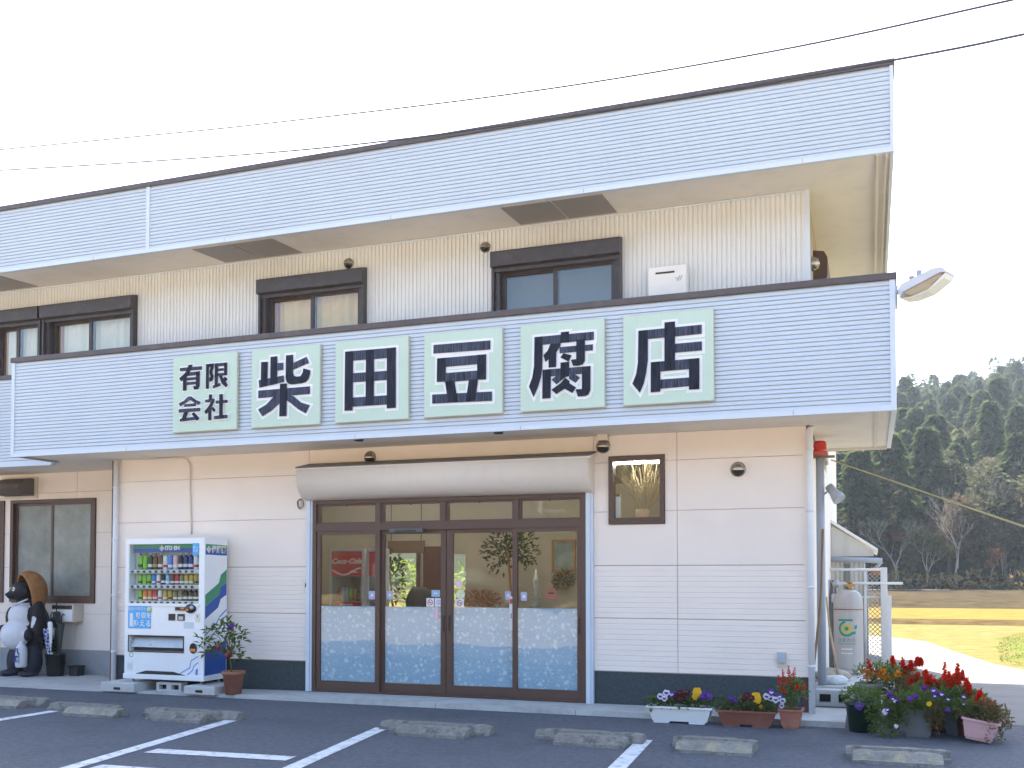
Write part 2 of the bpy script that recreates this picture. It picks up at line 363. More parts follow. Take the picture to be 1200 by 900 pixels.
# ================================================================== the shop building
WY = 11.5                                   # facade plane
shop = empty('shop_building', (-5.5, 11.5, 0), 'two-storey tofu shop with white ribbed cladding, balcony and brown sliding glass doors', 'building')
def rib_h(y, z0, z1, p=.047, d=.013):
    out = []; z = z0; n = max(1, round((z1-z0)/p)); p = (z1-z0)/n
    for i in range(n):
        z = z0+i*p; out += [(y, z), (y+.0035, z+p*.76), (y+d, z+p*.80), (y+d, z+p*.97)]
    return out+[(y, z1)]
def rib_v(y, x0, x1, p=.055, d=.014):
    out = []; n = max(1, round((x1-x0)/p)); p = (x1-x0)/n
    for i in range(n):
        x = x0+i*p; out += [(x, y), (x+p*.62, y), (x+p*.74, y+d), (x+p*.88, y+d)]
    return out+[(x1, y)]
def ribbed(mb, prof, ax, a, b, g):
    n0 = len(mb.bm.faces); mb.strip(prof, ax, a, b, 0); mb.bm.faces.ensure_lookup_table()
    for i in range(n0, len(mb.bm.faces)):
        if (i-n0) % 4 == 2: mb.bm.faces[i].material_index = g
# ---- roof: deep ribbed fascia, brown coping, flat deck, sloping soffit
FY = 10.58
mb = MB(); ribbed(mb, rib_h(FY+.012, 5.905, 6.735), 'x', -15.5, .235, 1); mb.build('roof_fascia', [M['siding'], M['groove']], shop)
mb = MB(); mb.box(-15.5, .27, FY, FY+.05, 5.855, 5.905); mb.box(.235, .27, FY, FY+.06, 5.9055, 6.735)
xj = at(173, 250, FY).x; mb.box(xj-.028, xj+.028, FY+.0005, FY+.03, 5.9055, 6.735)
for u in (110, 263, 458, 684, 941): x = at(u, 250, FY).x; mb.box(x-.004, x+.004, FY-.003, FY+.01, 5.858, 5.905, 1)
mb.box(.236, .27, FY+.0605, 17.1, 5.855, 6.735); mb.build('fascia_trim', [M['trim_white'], M['joint']], shop)
mb = MB(); mb.box(-15.5, .285, FY-.015, FY+.10, 6.737, 6.80, bev=.006); mb.box(.20, .285, FY+.101, 17.11, 6.737, 6.80); mb.build('roof_coping', M['cap'], shop)
mb = MB(); mb.box(-15.5, .2, FY+.11, 17.05, 6.60, 6.735); mb.box(-15.5, -.66, 17.06, 17.1, 6.60, 6.735); mb.box(-15.5, -.66, 17.1, 22, 6.2, 6.33); mb.build('roof', M['steel'], shop)
mb = MB(); mb.box(-.655, .25, 17.62, 21.0, 6.25, 6.78); mb.build('rear_shadow_block', M['siding'], shop)  # added block hidden behind the balcony, there to cast shade across the path
mb = MB(); mb.prism([(FY+.05, 5.87), (11.62, 5.93), (11.62, 5.98), (FY+.05, 5.92)], 'x', -15.5, .236)
mb.prism([(11.62, 5.93), (17.05, 5.93), (17.05, 5.98), (11.62, 5.98)], 'x', -.63, .236)
mb.box(.10, .125, FY+.051, 17.05, 5.845, 5.8695, 1); mb.box(.19, .2, FY+.051, 17.05, 5.835, 5.8695, 1); mb.box(-.6, .236, 17.05, 17.1, 5.85, 5.98)
mb.build('roof_soffit', [M['soffit'], M['pipe_cream']], shop)
for u0 in (-22, 250, 600):
    for k in range(2):
        x = at(u0+42, 280, 11.0).x if u0 < 0 else at(u0+28, 270, 11.0).x
        x = {-22: -12.9, 250: -8.35, 600: -4.02}[u0] + k*.62
        mb = MB(); mb.prism([(10.72, 5.868), (11.44, 5.913), (11.44, 5.925), (10.72, 5.88)], 'x', x, x+.6); mb.build('soffit_vent', M['vent_strip'], shop)
# ---- upper storey wall with three shuttered windows
UW = [(-12.62, -11.60), (-11.56, -9.89), (-7.79, -6.18), (-4.39, -2.75)]
rects = [(-15.5, -.63, 3.4, 5.935)]
for x0, x1 in UW: rects = sub(rects, (x0+.03, x1-.03, 4.5, 5.60))
mb = MB()
for x0, x1, z0, z1 in rects:
    mb.strip(rib_v(WY, x0, x1), 'z', z0, z1); mb.box(x0, x1, WY+.02, WY+.10, z0, z1)
mb.box(-.66, -.60, WY-.006, WY+.03, 4.3, 5.93, 1)
mb.box(-15.5, -.63, WY-.012, WY-.001, 5.895, 5.915, 1)
mb.build('upper_wall', [M['siding_up'], M['trim_white']], shop)
mb = MB(); mb.box(-.70, -.63, WY+.1, 13.75, 3.4, 5.93); mb.box(-.70, -.63, 13.75, 17, 3.4, 6.6); [mb.box(r_[0], r_[1], 16.9, 17, r_[2], r_[3]) for r_ in sub([(-15.4, -.7, 0, 6.6)], (-10.0, -5.6, .4, 2.6))]
mb.box(-15.5, -15.4, 11.6, 17, 0, 6.6)
mb.box(-15.4, -.7, 11.6, 16.9, 3.28, 3.40); mb.box(-15.4, -.7, 11.6, 16.9, 5.98, 6.05)
for x in (-9.0, -5.2): mb.box(x-.05, x+.05, 11.62, 16.9, 3.4, 5.98)
mb.box(-15.4, -.7, 14.6, 14.7, 3.4, 5.98)
mb.build('partition_wall', M['interior'], shop)
mb = MB(); mb.box(-3.0, -.66, 17.0, 22, 0, 6.2); mb.build('rear_wing_wall', M['wall'], shop)
M['curtain'] = mat('beige_curtain', (.82, .58, .24), .9, .08, 4); M['curtain_pale'] = mat('pale_curtain', (.80, .78, .70), .9, .06, 4); M['wood'] = mat('orange_wood', (.36, .15, .05), .5, .2, 4)
def upper_window(x0, x1, curt):
    z0, z1, zb = 4.45, 5.62, 5.395
    mb = MB(); frame(mb, x0+.035, x1-.035, z0, zb+.03, WY-.055, WY+.09, .055); o = mb.build('window', M['bronze_up'], shop)
    mb = MB(); mb.prism([(WY-.002, z1+.012), (WY-.15, z1-.03), (WY-.155, z1-.05), (WY-.155, zb+.012), (WY-.13, zb), (WY-.002, zb)], 'x', x0, x1)
    mb.box(x0, x0+.03, WY-.1, WY-.002, z0, zb-.001); mb.box(x1-.03, x1, WY-.1, WY-.002, z0, zb-.001)
    mb.box(x0+.03, x1-.03, WY-.085, WY-.056, zb-.045, zb-.001); mb.build('shutter_box', M['bronze_up'], o)
    xm = (x0+x1)/2 - .02
    for a, b, y in ((x0+.09, xm+.03, WY+.045), (xm-.03, x1-.09, WY+.005)):
        mb = MB(); frame(mb, a, b, z0+.055, zb-.025, y, y+.035, .05); mb.build('sash', M['bronze_up'], o)
        mb = MB(); mb.box(a+.05, b-.05, y+.014, y+.019, z0+.105, zb-.075); mb.build('pane', M['glass_up'], o)
    if curt:
        mb = MB(); n = 90; pr = []
        for i in range(n+1):
            t = i/n; x = x0+.06+(x1-x0-.12)*t; pr.append((x, WY+.135+.02*sin(t*58+sin(t*9)*2.2)+.01*sin(t*23)))
        mb.strip(pr, 'z', z0-.2, zb+.1); c = mb.build('curtain', curt, o, smooth=True)
        mb = MB(); mb.box(x0+.07, x0+.19, WY+.095, WY+.15, z0, zb); mb.build('jamb', M['wood'], o)
    else:
        mb = MB(); mb.box(x0+.05, x1-.05, WY+.35, WY+.36, z0, zb+.1); mb.build('blind', M['blind'], o)
    return o
M['blind'] = mat('grey_blind', (.16, .18, .21), .7, .05)
upper_window(*UW[0], M['curtain_pale']); upper_window(*UW[1], M['curtain_pale']); upper_window(*UW[2], M['curtain']); upper_window(*UW[3], None)
# a shuttered window and a vent on the side wall under the eaves
mb = MB(); mb.prism([(-.629, 5.62), (-.50, 5.60), (-.46, 5.52), (-.46, 5.30), (-.49, 5.2), (-.49, 4.4), (-.629, 4.4)], 'y', 12.75, 14.3)
mb.build('side_window_box', M['bronze'], shop)
# ---- balcony
BX0, BX1 = -11.26, .265
mb = MB(); ribbed(mb, rib_h(FY+.012, 3.285, 4.55), 'x', BX0+.055, BX1-.055, 1); mb.box(BX0+.055, BX1-.06, FY+.03, FY+.10, 3.29, 4.545)
mb.box(BX1-.06, BX1-.001, FY+.06, 13.7, 3.29, 4.545); mb.build('balcony_cladding', [M['siding'], M['groove']], shop)
mb = MB(); mb.box(BX0, BX1, FY, FY+.05, 3.232, 3.285); mb.box(BX0, BX0+.055, FY, FY+.06, 3.2855, 4.55); mb.box(BX1-.055, BX1, FY, FY+.06, 3.2855, 4.55)
mb.box(BX1-.05, BX1, FY+.0505, 13.72, 3.232, 3.285); mb.box(BX0, BX0+.05, FY+.061, 11.36, 3.24, 4.55)
for u in (148, 416, 610, 930): x = at(u, 520, FY).x; mb.box(x-.004, x+.004, FY-.003, FY+.01, 3.235, 3.285, 1)
mb.build('balcony_trim', [M['trim_white'], M['joint']], shop)
mb = MB(); mb.box(BX0-.015, BX1+.015, FY-.015, FY+.14, 4.553, 4.622, bev=.006); mb.box(BX1-.08, BX1+.015, FY+.141, 13.72, 4.553, 4.622); mb.box(BX0-.015, BX0+.08, FY+.141, 11.34, 4.553, 4.622); mb.build('balcony_coping', M['cap'], shop)
mb = MB(); mb.box(BX0+.051, BX1-.051, FY+.051, WY-.002, 3.255, 3.36); mb.box(-15.5, -10.26, 11.36, 12.598, 3.2545, 3.36); mb.box(-.62, BX1-.051, WY-.001, 13.7, 3.255, 3.36)
mb.box(.06, .09, FY+.051, 13.7, 3.238, 3.2545, 1); mb.box(BX0+.06, BX0+.12, FY+.06, 11.33, 3.238, 3.2545, 2); mb.box(-.62, BX1-.051, 13.66, 13.72, 3.22, 3.2545, 1)
mb.build('balcony_soffit', [M['soffit'], M['pipe_cream'], M['vent_strip']], shop)
mb = MB(); ribbed(mb, rib_h(11.342, 3.255, 4.52), 'x', -15.5, BX0-.02, 1); mb.box(-15.5, BX0-.02, 11.36, 11.43, 3.21, 4.52); mb.box(-15.5, BX0-.02, 11.333, 11.359, 3.205, 3.2545); mb.build('parapet_cladding', [M['siding'], M['groove']], shop)
mb = MB(); mb.box(-15.5, BX0-.02, 11.32, 11.48, 4.523, 4.585); mb.build('parapet_coping', M['cap'], shop)
for u, v in ((419, 516.5), (583, 507)):
    p = at(u, v, 10.72); mb = MB(); mb.lathe([(.0, 0), (.055, 0), (.06, .02), (.06, .03)], (p.x, 10.75, 3.228), 14); mb.build('soffit_light', M['black'], shop)

# ---- ground-floor wall: panels of plain and ribbed siding over a dark plinth
XL, XR = -10.25, -.66
hole_d = (-7.03, -3.11, -1, 2.62); hole_w = (-2.93, -2.25, 2.185, 3.005)
mb = MB()
cols = [(XL, -7.036), (-7.03, -3.116), (-3.11, -2.113), (-2.107, XR-.03)]
rows = [(.452, 1.075, 1), (1.081, 1.697, 1), (1.703, 2.337, 0), (2.343, 2.925, 0), (2.931, 3.253, 0)]
for cx0, cx1 in cols:
    for z0, z1, rib in rows:
        for x0, x1, a, b in sub(sub([(cx0, cx1, z0, z1)], hole_d), hole_w):
            if rib: mb.strip(rib_h(WY-.004, a, b, .0625, .005), 'x', x0, x1)
            else: mb.box(x0, x1, WY-.002, WY+.012, a, b)
for x0, x1, a, b in sub(sub([(XL, XR, .44, 3.25)], hole_d), hole_w): mb.box(x0, x1, WY+.013, WY+.10, a, b, 1)
mb.box(XR-.03, XR, WY-.008, WY+.012, .452, 3.253); mb.box(XR-.05, XR, WY+.101, 16.99, .0, 3.25); mb.box(XR-.055, XR+.004, WY-.012, WY+.03, .05, .4515, 2)
mb.build('wall', [M['wall'], M['joint'], M['bronze']], shop)
mb = MB(); mb.box(XL, -7.035, WY+.004, WY+.10, -.05, .439); mb.build('plinth', M['plinth'], shop)
mb = MB(); mb.box(-3.105, XR-.06, WY+.004, WY+.10, -.05, .439); mb.build('plinth', M['plinth'], shop)
# recessed wall on the left
LY = 12.6
mb = MB(); LWH = [(-15.5, -13.50, 1.14, 2.83), (-13.37, -11.60, 1.14, 2.83)]
for x0, x1 in ((-15.5, -13.7), (-13.694, -12.0), (-11.994, -10.26)):
    for z0, z1 in ((.40, .97), (.976, 1.72), (1.726, 2.27), (2.276, 2.93), (2.936, 3.254)):
        rr = [(x0, x1, z0, z1)]
        for hh in LWH: rr = sub(rr, hh)
        for a, b, c, d in rr: mb.box(a, b, LY-.002, LY+.012, c, d)
rr = [(-15.5, -10.26, .40, 3.25)]
for hh in LWH: rr = sub(rr, hh)
for a, b, c, d in rr: mb.box(a, b, LY+.013, LY+.1, c, d, 1)
mb.box(-10.33, -10.255, WY+.02, LY-.003, 0, 3.25, 2); mb.build('recessed_wall', [M['wall'], M['joint'], M['bronze']], shop)
mb = MB(); mb.box(-15.5, -10.34, LY+.003, LY+.1, -.05, .399); mb.build('concrete_base', M['concrete_wall'], shop)
M['frosted'] = mat('frosted_pane', (.20, .22, .20), .22, .35, 2.2, bump=.35, bscale=55, spec=.6)
for x0, x1 in ((-15.5, -13.50), (-13.36, -11.605)):
    mb = MB(); frame(mb, x0, x1, 1.145, 2.825, LY-.03, LY+.09, .06, tt=.05, tb=.07); o = mb.build('window', M['bronze'], shop)
    xm = (x0+x1)/2
    for a, b, y in ((x0+.061, xm+.03, LY+.03), (xm-.03, x1-.061, LY-.01)):
        mb = MB(); frame(mb, a, b, 1.216, 2.774, y, y+.035, .045); mb.build('sash', M['bronze'], o)
        mb = MB(); mb.box(a+.045, b-.045, y+.012, y+.02, 1.261, 2.729); mb.build('pane', M['frosted'], o)
# small window right of the entrance
mb = MB(); frame(mb, -2.925, -2.255, 2.19, 3.0, WY-.03, WY+.11, .055, tb=.075); mb.box(-2.925, -2.255, WY-.04, WY-.031, 2.235, 2.245); o = mb.build('window', M['bronze'], shop)
mb = MB(); mb.box(-2.87, -2.31, WY+.03, WY+.036, 2.265, 2.945); mb.build('pane', M['glass'], o)
# ---- entrance
M['pipe_grey_dark'] = mat('dark_grey_case', (.10, .10, .105), .45, .1)
EX0, EX1 = -6.945, -3.20
ent = MB(); frame(ent, EX0, EX1, .062, 2.572, WY-.06, WY+.10, .055, tb=.02, tt=.05)
ent.box(EX0+.055, EX1-.055, WY-.058, WY+.10, 2.165, 2.255)
for x in (-5.975, -5.06, -4.085): ent.box(x-.032, x+.032, WY-.05, WY+.10, 2.2555, 2.5215)
ent = ent.build('entrance_frame', M['bronze'], shop)
xs = [EX0+.055, -6.007, -5.943, -5.092, -5.028, -4.117, -4.053, EX1-.055]
for i in range(4):
    a, b = xs[2*i], xs[2*i+1]
    mb = MB(); frame(mb, a, b, 2.256, 2.521, WY-.03, WY+.02, .025); o = mb.build('transom_window', M['bronze'], shop)
    mb = MB(); mb.box(a+.025, b-.025, WY-.008, WY-.002, 2.281, 2.496); mb.build('pane', M['glass'], o)
    mb = MB(); mb.box((a+b)/2-.008, (a+b)/2+.008, WY-.038, WY-.0305, 2.485, 2.515); mb.build('latch', M['black'], o)
# patterned film: small pale flowers on a blue ground
m = bpy.data.materials.new('flower_patterned_film'); m.use_nodes = True; n = m.node_tree.nodes; l = m.node_tree.links; p = n['Principled BSDF']; p.inputs['Roughness'].default_value = .3
tc = n.new('ShaderNodeTexCoord'); prev = None
base = n.new('ShaderNodeTexNoise'); base.inputs['Scale'].default_value = 2.5; mp = n.new('ShaderNodeMapping'); mp.inputs['Scale'].default_value = (.6, .6, 2.2); l.new(tc.outputs['Object'], mp.inputs[0]); l.new(mp.outputs[0], base.inputs[0])
mx = n.new('ShaderNodeMix'); mx.data_type = 'RGBA'; mx.inputs[6].default_value = (.27, .44, .64, 1); mx.inputs[7].default_value = (.46, .58, .70, 1); l.new(base.outputs['Fac'], mx.inputs[0]); prev = mx.outputs[2]
for sc_, th, am in ((30, .36, .30), (14, .34, .60), (7.5, .22, .75)):
    v = n.new('ShaderNodeTexVoronoi'); v.inputs['Scale'].default_value = sc_; v.inputs['Randomness'].default_value = .9; v.feature = 'F1'
    mp2 = n.new('ShaderNodeMapping'); mp2.inputs['Scale'].default_value = (1, 0, 1); l.new(tc.outputs['Object'], mp2.inputs[0])
    nz = n.new('ShaderNodeTexNoise'); nz.inputs['Scale'].default_value = sc_*2.6; l.new(mp2.outputs[0], nz.inputs[0])
    vm = n.new('ShaderNodeVectorMath'); vm.operation = 'SCALE'; vm.inputs['Scale'].default_value = .5/sc_; l.new(nz.outputs['Color'], vm.inputs[0])
    va = n.new('ShaderNodeVectorMath'); l.new(mp2.outputs[0], va.inputs[0]); l.new(vm.outputs[0], va.inputs[1]); l.new(va.outputs[0], v.inputs['Vector'])
    mr = n.new('ShaderNodeMapRange'); mr.inputs[1].default_value = th; mr.inputs[2].default_value = th*.7; mr.inputs[3].default_value = 0; mr.inputs[4].default_value = am; l.new(v.outputs['Distance'], mr.inputs[0])
    m2 = n.new('ShaderNodeMix'); m2.data_type = 'RGBA'; l.new(mr.outputs[0], m2.inputs[0]); l.new(prev, m2.inputs[6]); m2.inputs[7].default_value = (.74, .83, .90, 1); prev = m2.outputs[2]
l.new(prev, p.inputs['Base Color']); M['film'] = m
DOORS = []
for x0, x1, y, sl, sr in ((-6.885, -5.955, WY-.045, .055, .065), (-5.995, -5.045, WY+.0, .085, .07), (-5.035, -4.085, WY+.0, .085, .065), (-4.135, -3.26, WY-.045, .06, .05)):
    mb = MB(); mb.box(x0, x0+sl, y, y+.04, .083, 2.164); mb.box(x1-sr, x1, y, y+.04, .083, 2.164); mb.box(x0+sl, x1-sr, y, y+.04, .083, .20); mb.box(x0+sl, x1-sr, y, y+.04, 2.115, 2.164)
    d = mb.build('sliding_door', M['bronze'], shop); DOORS.append((d, x0+sl, x1-sr, y))
    mb = MB(); mb.box(x0+sl, x1-sr, y+.014, y+.020, .20, 2.115); mb.build('pane', M['glass'], d)
    mb = MB(); mb.box(x0+sl+.004, x1-sr-.004, y+.024, y+.026, .204, 1.182); mb.build('frosted_film', M['film'], d)
for i, xh in ((1, -5.075), (2, -4.995), (3, -3.285), (2, -4.115)):
    d, a, b, y = DOORS[i]; mb = MB(); mb.box(xh-.012, xh+.012, y-.012, y-.001, .88, 1.08, bev=.004); mb.build('door_handle', M['black'], d)
mb = MB(); mb.box(-5.78, -5.32, WY-.13, WY-.06, 2.125, 2.185, bev=.012); mb.box(-5.70, -5.40, WY-.131, WY-.1301, 2.135, 2.16, 1); mb.build('door_sensor', [M['pipe_grey_dark'], M['black']], shop)
for x0, x1 in ((-7.03, -6.95), (-3.195, -3.112)):
    mb = MB(); mb.box(x0, x1-.03, WY-.07, WY+.11, .06, 2.63); mb.box(x1-.0295, x1, WY-.05, WY+.11, .06, 2.63); mb.build('shutter_rail', M['trim_white'], shop)
mb = MB(); pr = [(WY-.003, 3.06), (WY-.32, 2.985), (WY-.335, 2.965)] + [(WY-.08-.26*cos(R(a)), 2.83-.255*sin(R(a))) for a in range(0, 91, 9)] + [(WY-.003, 2.575)]
mb.prism(pr, 'x', -7.02, -3.10)
bx = mb.build('shutter_box', M['shutter'], shop)
for p_ in bx.data.polygons: p_.use_smooth = abs(p_.normal.x) < .5 and p_.normal.z < .5
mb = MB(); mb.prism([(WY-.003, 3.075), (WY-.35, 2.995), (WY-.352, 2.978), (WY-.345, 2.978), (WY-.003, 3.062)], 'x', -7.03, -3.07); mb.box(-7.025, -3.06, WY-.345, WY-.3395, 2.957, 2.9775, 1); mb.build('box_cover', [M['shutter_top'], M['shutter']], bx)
# stickers on the doors (drawn on the glass)
M['st_white'] = mat('sticker_white', (.72, .72, .74), .5, .02); M['st_red'] = mat('sticker_red', (.55, .06, .06), .5, .02); M['st_pink'] = mat('sticker_pink', (.78, .48, .58), .5, .02)
M['st_yellow'] = mat('sticker_yellow_green', (.62, .66, .36), .5, .02); M['st_blue'] = mat('sticker_blue', (.30, .45, .66), .5, .02); M['st_lilac'] = mat('sticker_lilac', (.38, .40, .60), .5, .02); M['st_black'] = mat('sticker_black', (.02, .02, .02), .5, .02)
def ring(mb, c, r0, r1, y, mi=0, n=28):
    for k in range(n):
        a, b = 2*pi*k/n, 2*pi*(k+1)/n
        mb.face([(c[0]+r0*cos(a), y, c[1]+r0*sin(a)), (c[0]+r1*cos(a), y, c[1]+r1*sin(a)), (c[0]+r1*cos(b), y, c[1]+r1*sin(b)), (c[0]+r0*cos(b), y, c[1]+r0*sin(b))], mi)
def disc(mb, c, r, y, mi=0, n=28, fn=None):
    mb.face([(c[0]+(fn(2*pi*k/n) if fn else 1)*r*cos(2*pi*k/n), y, c[1]+(fn(2*pi*k/n) if fn else 1)*r*sin(2*pi*k/n)) for k in range(n)], mi)
def px(u, v, y=WY-.03): p = at(u, v, y); return p.x, p.z
def sticker(i, fn, mats):
    d = DOORS[i]; mb = MB(); fn(mb, d[3]+.0132); o = mb.build('sticker', mats, d[0]); return o
def sq(u0, u1, v0, v1, nosmoke=False):
    def f(mb, y):
        x0, z1 = px(u0, v0); x1, z0 = px(u1, v1); mb.box(x0, x1, y-.0008, y, z0, z1, 0)
        c = ((x0+x1)/2, (z0+z1)/2)
        if nosmoke:
            ring(mb, c, .028, .038, y-.0012, 1); s = .024
            mb.face([(c[0]-s, y-.0014, c[1]+s*1.1), (c[0]-s*.8, y-.0014, c[1]+s*1.3), (c[0]+s, y-.0014, c[1]-s), (c[0]+s*.8, y-.0014, c[1]-s*1.2)], 1)
            mb.box(c[0]-.022, c[0]+.02, y-.0011, y-.0009, c[1]-.005, c[1]+.004, 2)
    return f
sticker(2, lambda mb, y: (disc(mb, px(536, 684), .055, y-.0004, 0, 60, lambda a: .72+.28*abs(cos(2.5*a+.2))), disc(mb, px(536, 684), .014, y-.0009, 1)), [M['st_pink'], M['st_white']])
sticker(2, lambda mb, y: (disc(mb, px(538, 696.5), .062, y-.0004, 0), disc(mb, px(535, 697), .02, y-.0009, 1), disc(mb, px(541, 698), .02, y-.0009, 1)), [M['st_yellow'], M['st_white']])
sticker(2, sq(532, 542, 702, 711.5, True), [M['st_white'], M['st_red'], M['st_black']])
sticker(1, sq(498, 507, 701, 711, True), [M['st_white'], M['st_red'], M['st_black']])
def phone(mb, y):
    sq(508, 517, 701, 711)(mb, y); c = px(512.5, 706); ring(mb, c, .025, .036, y-.0012, 1, 14); mb.box(c[0]-.012, c[0]+.012, y-.0012, y-.0009, c[1]-.02, c[1]+.02, 1)
sticker(1, phone, [M['st_white'], M['st_lilac']])
sticker(1, sq(504, 514, 691.5, 699.5), [M['st_blue']])
text('■■■', .022, Vector((px(509, 695.5)[0], WY+.0118, px(509, 695.5)[1])), DOORS[1][0], M['st_white'], depth=.0003)
sticker(1, lambda mb, y: mb.box(px(508.3, 711)[0], px(511.5, 711)[0], y-.0008, y, px(510, 727)[1], px(510, 711.5)[1]), [M['st_pink']])
for i, u, v in ((0, 436, 697.5), (1, 455, 697.5), (2, 594, 698), (3, 614, 699)):
    sticker(i, sq(u-3.5, u+3.5, v-5, v+5), [M['st_lilac']]); c = px(u, v); sticker(i, lambda mb, y: disc(mb, c, .018, y-.0012), [M['st_white']])
c4 = px(646, 695); sticker(3, lambda mb, y: (ring(mb, c4, .058, .07, y-.0005, 0), mb.box(c4[0]-.04, c4[0]+.04, y-.0007, y-.0003, c4[1]-.012, c4[1]+.008, 1), mb.box(c4[0]-.04, c4[0]+.04, y-.0007, y-.0003, c4[1]-.036, c4[1]-.018, 0)), [M['st_red'], M['st_black']])
def plate(mb, y):
    x0, z1 = px(596.5, 699); x1, z0 = px(600, 739); mb.box(x0-.004, x1+.002, y-.02, y-.0145, z0, z1, 0); mb.box(x0, x1-.002, y-.0212, y-.0202, z1-.09, z1-.03, 1)
sticker(2, plate, [M['st_white'], M['st_red']])
text('■\n■\n■', .02, Vector((px(598.2, 722)[0], WY-.0077, px(598, 722)[1])), DOORS[2][0], M['st_black'], depth=.0003)
# ---- small fixtures of the facade
def vent(u, v, y, r=.075, normal=(0, -1, 0)):
    p = at(u, v, y); mb = MB(); q = Vector((0, 0, 1)).rotation_difference(Vector(normal))
    mb.lathe([(r*1.12, 0), (r*1.12, .012), (r*.98, .02)], p, 22, axis=normal)
    g = bmesh.ops.create_uvsphere(mb.bm, u_segments=22, v_segments=16, radius=r*.98, matrix=Matrix.Translation(p+Vector(normal)*.02))
    dark = []
    for f in set(f for vv in g['verts'] for f in vv.link_faces):
        f.smooth = True; c = f.calc_center_median()-p
        if c.z < -r*.25 and c.dot(Vector(normal)) > .01: f.material_index = 1
    return mb.build('vent_hood', [M['stainless'], M['dark']], shop)
vent(434, 536, WY-.005); vent(707, 523, WY-.005, .078); vent(865, 550, WY-.005, .078); vent(409, 309, WY-.002, .062); vent(569, 290, WY-.002, .062)
mb = MB(); mb.lathe([(.085, 0), (.085, .02), (.06, .08), (.0, .1)], (-.63, 12.35, 5.33), 16, axis=(1, 0, 0)); mb.build('vent_hood', M['stainless'], shop)
p = at(707, 513, WY-.05); mb = MB(); mb.box(p.x-.065, p.x+.06, WY-.10, WY-.003, p.z-.035, p.z+.05, bev=.006); mb.build('junction_box', M['pipe_cream'], shop)
mb = MB(); mb.prism([(LY-.003, 3.17), (LY-.12, 3.17), (LY-.34, 3.06), (LY-.36, 2.99), (LY-.22, 2.90), (LY-.003, 2.89)], 'x', -13.45, -12.86); mb.prism([(LY-.003, 3.20), (LY-.03, 3.20), (LY-.03, 2.86), (LY-.003, 2.86)], 'x', -13.50, -12.80, 1)
mb.build('exhaust_hood', [M['shutter_top'], M['pipe_cream']], shop)
M['hood'] = M['shutter_top']
# rain pipes
def pipe(pts, r, name, m, clamps=()):
    mb = MB(); mb.tube(pts, r, 14)
    for c in clamps: mb.lathe([(r+.001, -.012), (r+.007, -.012), (r+.007, .012), (r+.001, .012)], c, 14)
    return mb.build(name, m, shop)
pipe([(-10.19, WY-.06, .02), (-10.19, WY-.06, 3.24)], .036, 'drain_pipe', M['pipe_white'], [(-10.19, WY-.06, z) for z in (.5, 1.3, 2.1, 2.85)])
pipe([(-.62, WY-.065, .06), (-.62, WY-.065, 3.1), (-.62, WY-.02, 3.2), (-.60, WY+.1, 3.25)], .036, 'drain_pipe', M['pipe_white'], [(-.62, WY-.065, z) for z in (.58, 1.45, 2.3, 2.98)])
p0, p1 = at(140, 538.5, WY-.02), at(215, 537, WY-.02); p2 = at(223, 545, WY-.02); p3 = at(224.5, 626, WY-.02)
pipe([p0, p1, (p1.x+.06, p1.y, p1.z-.02), p2, (p2.x, p2.y, p2.z-.3), p3], .011, 'conduit', M['pipe_cream'])
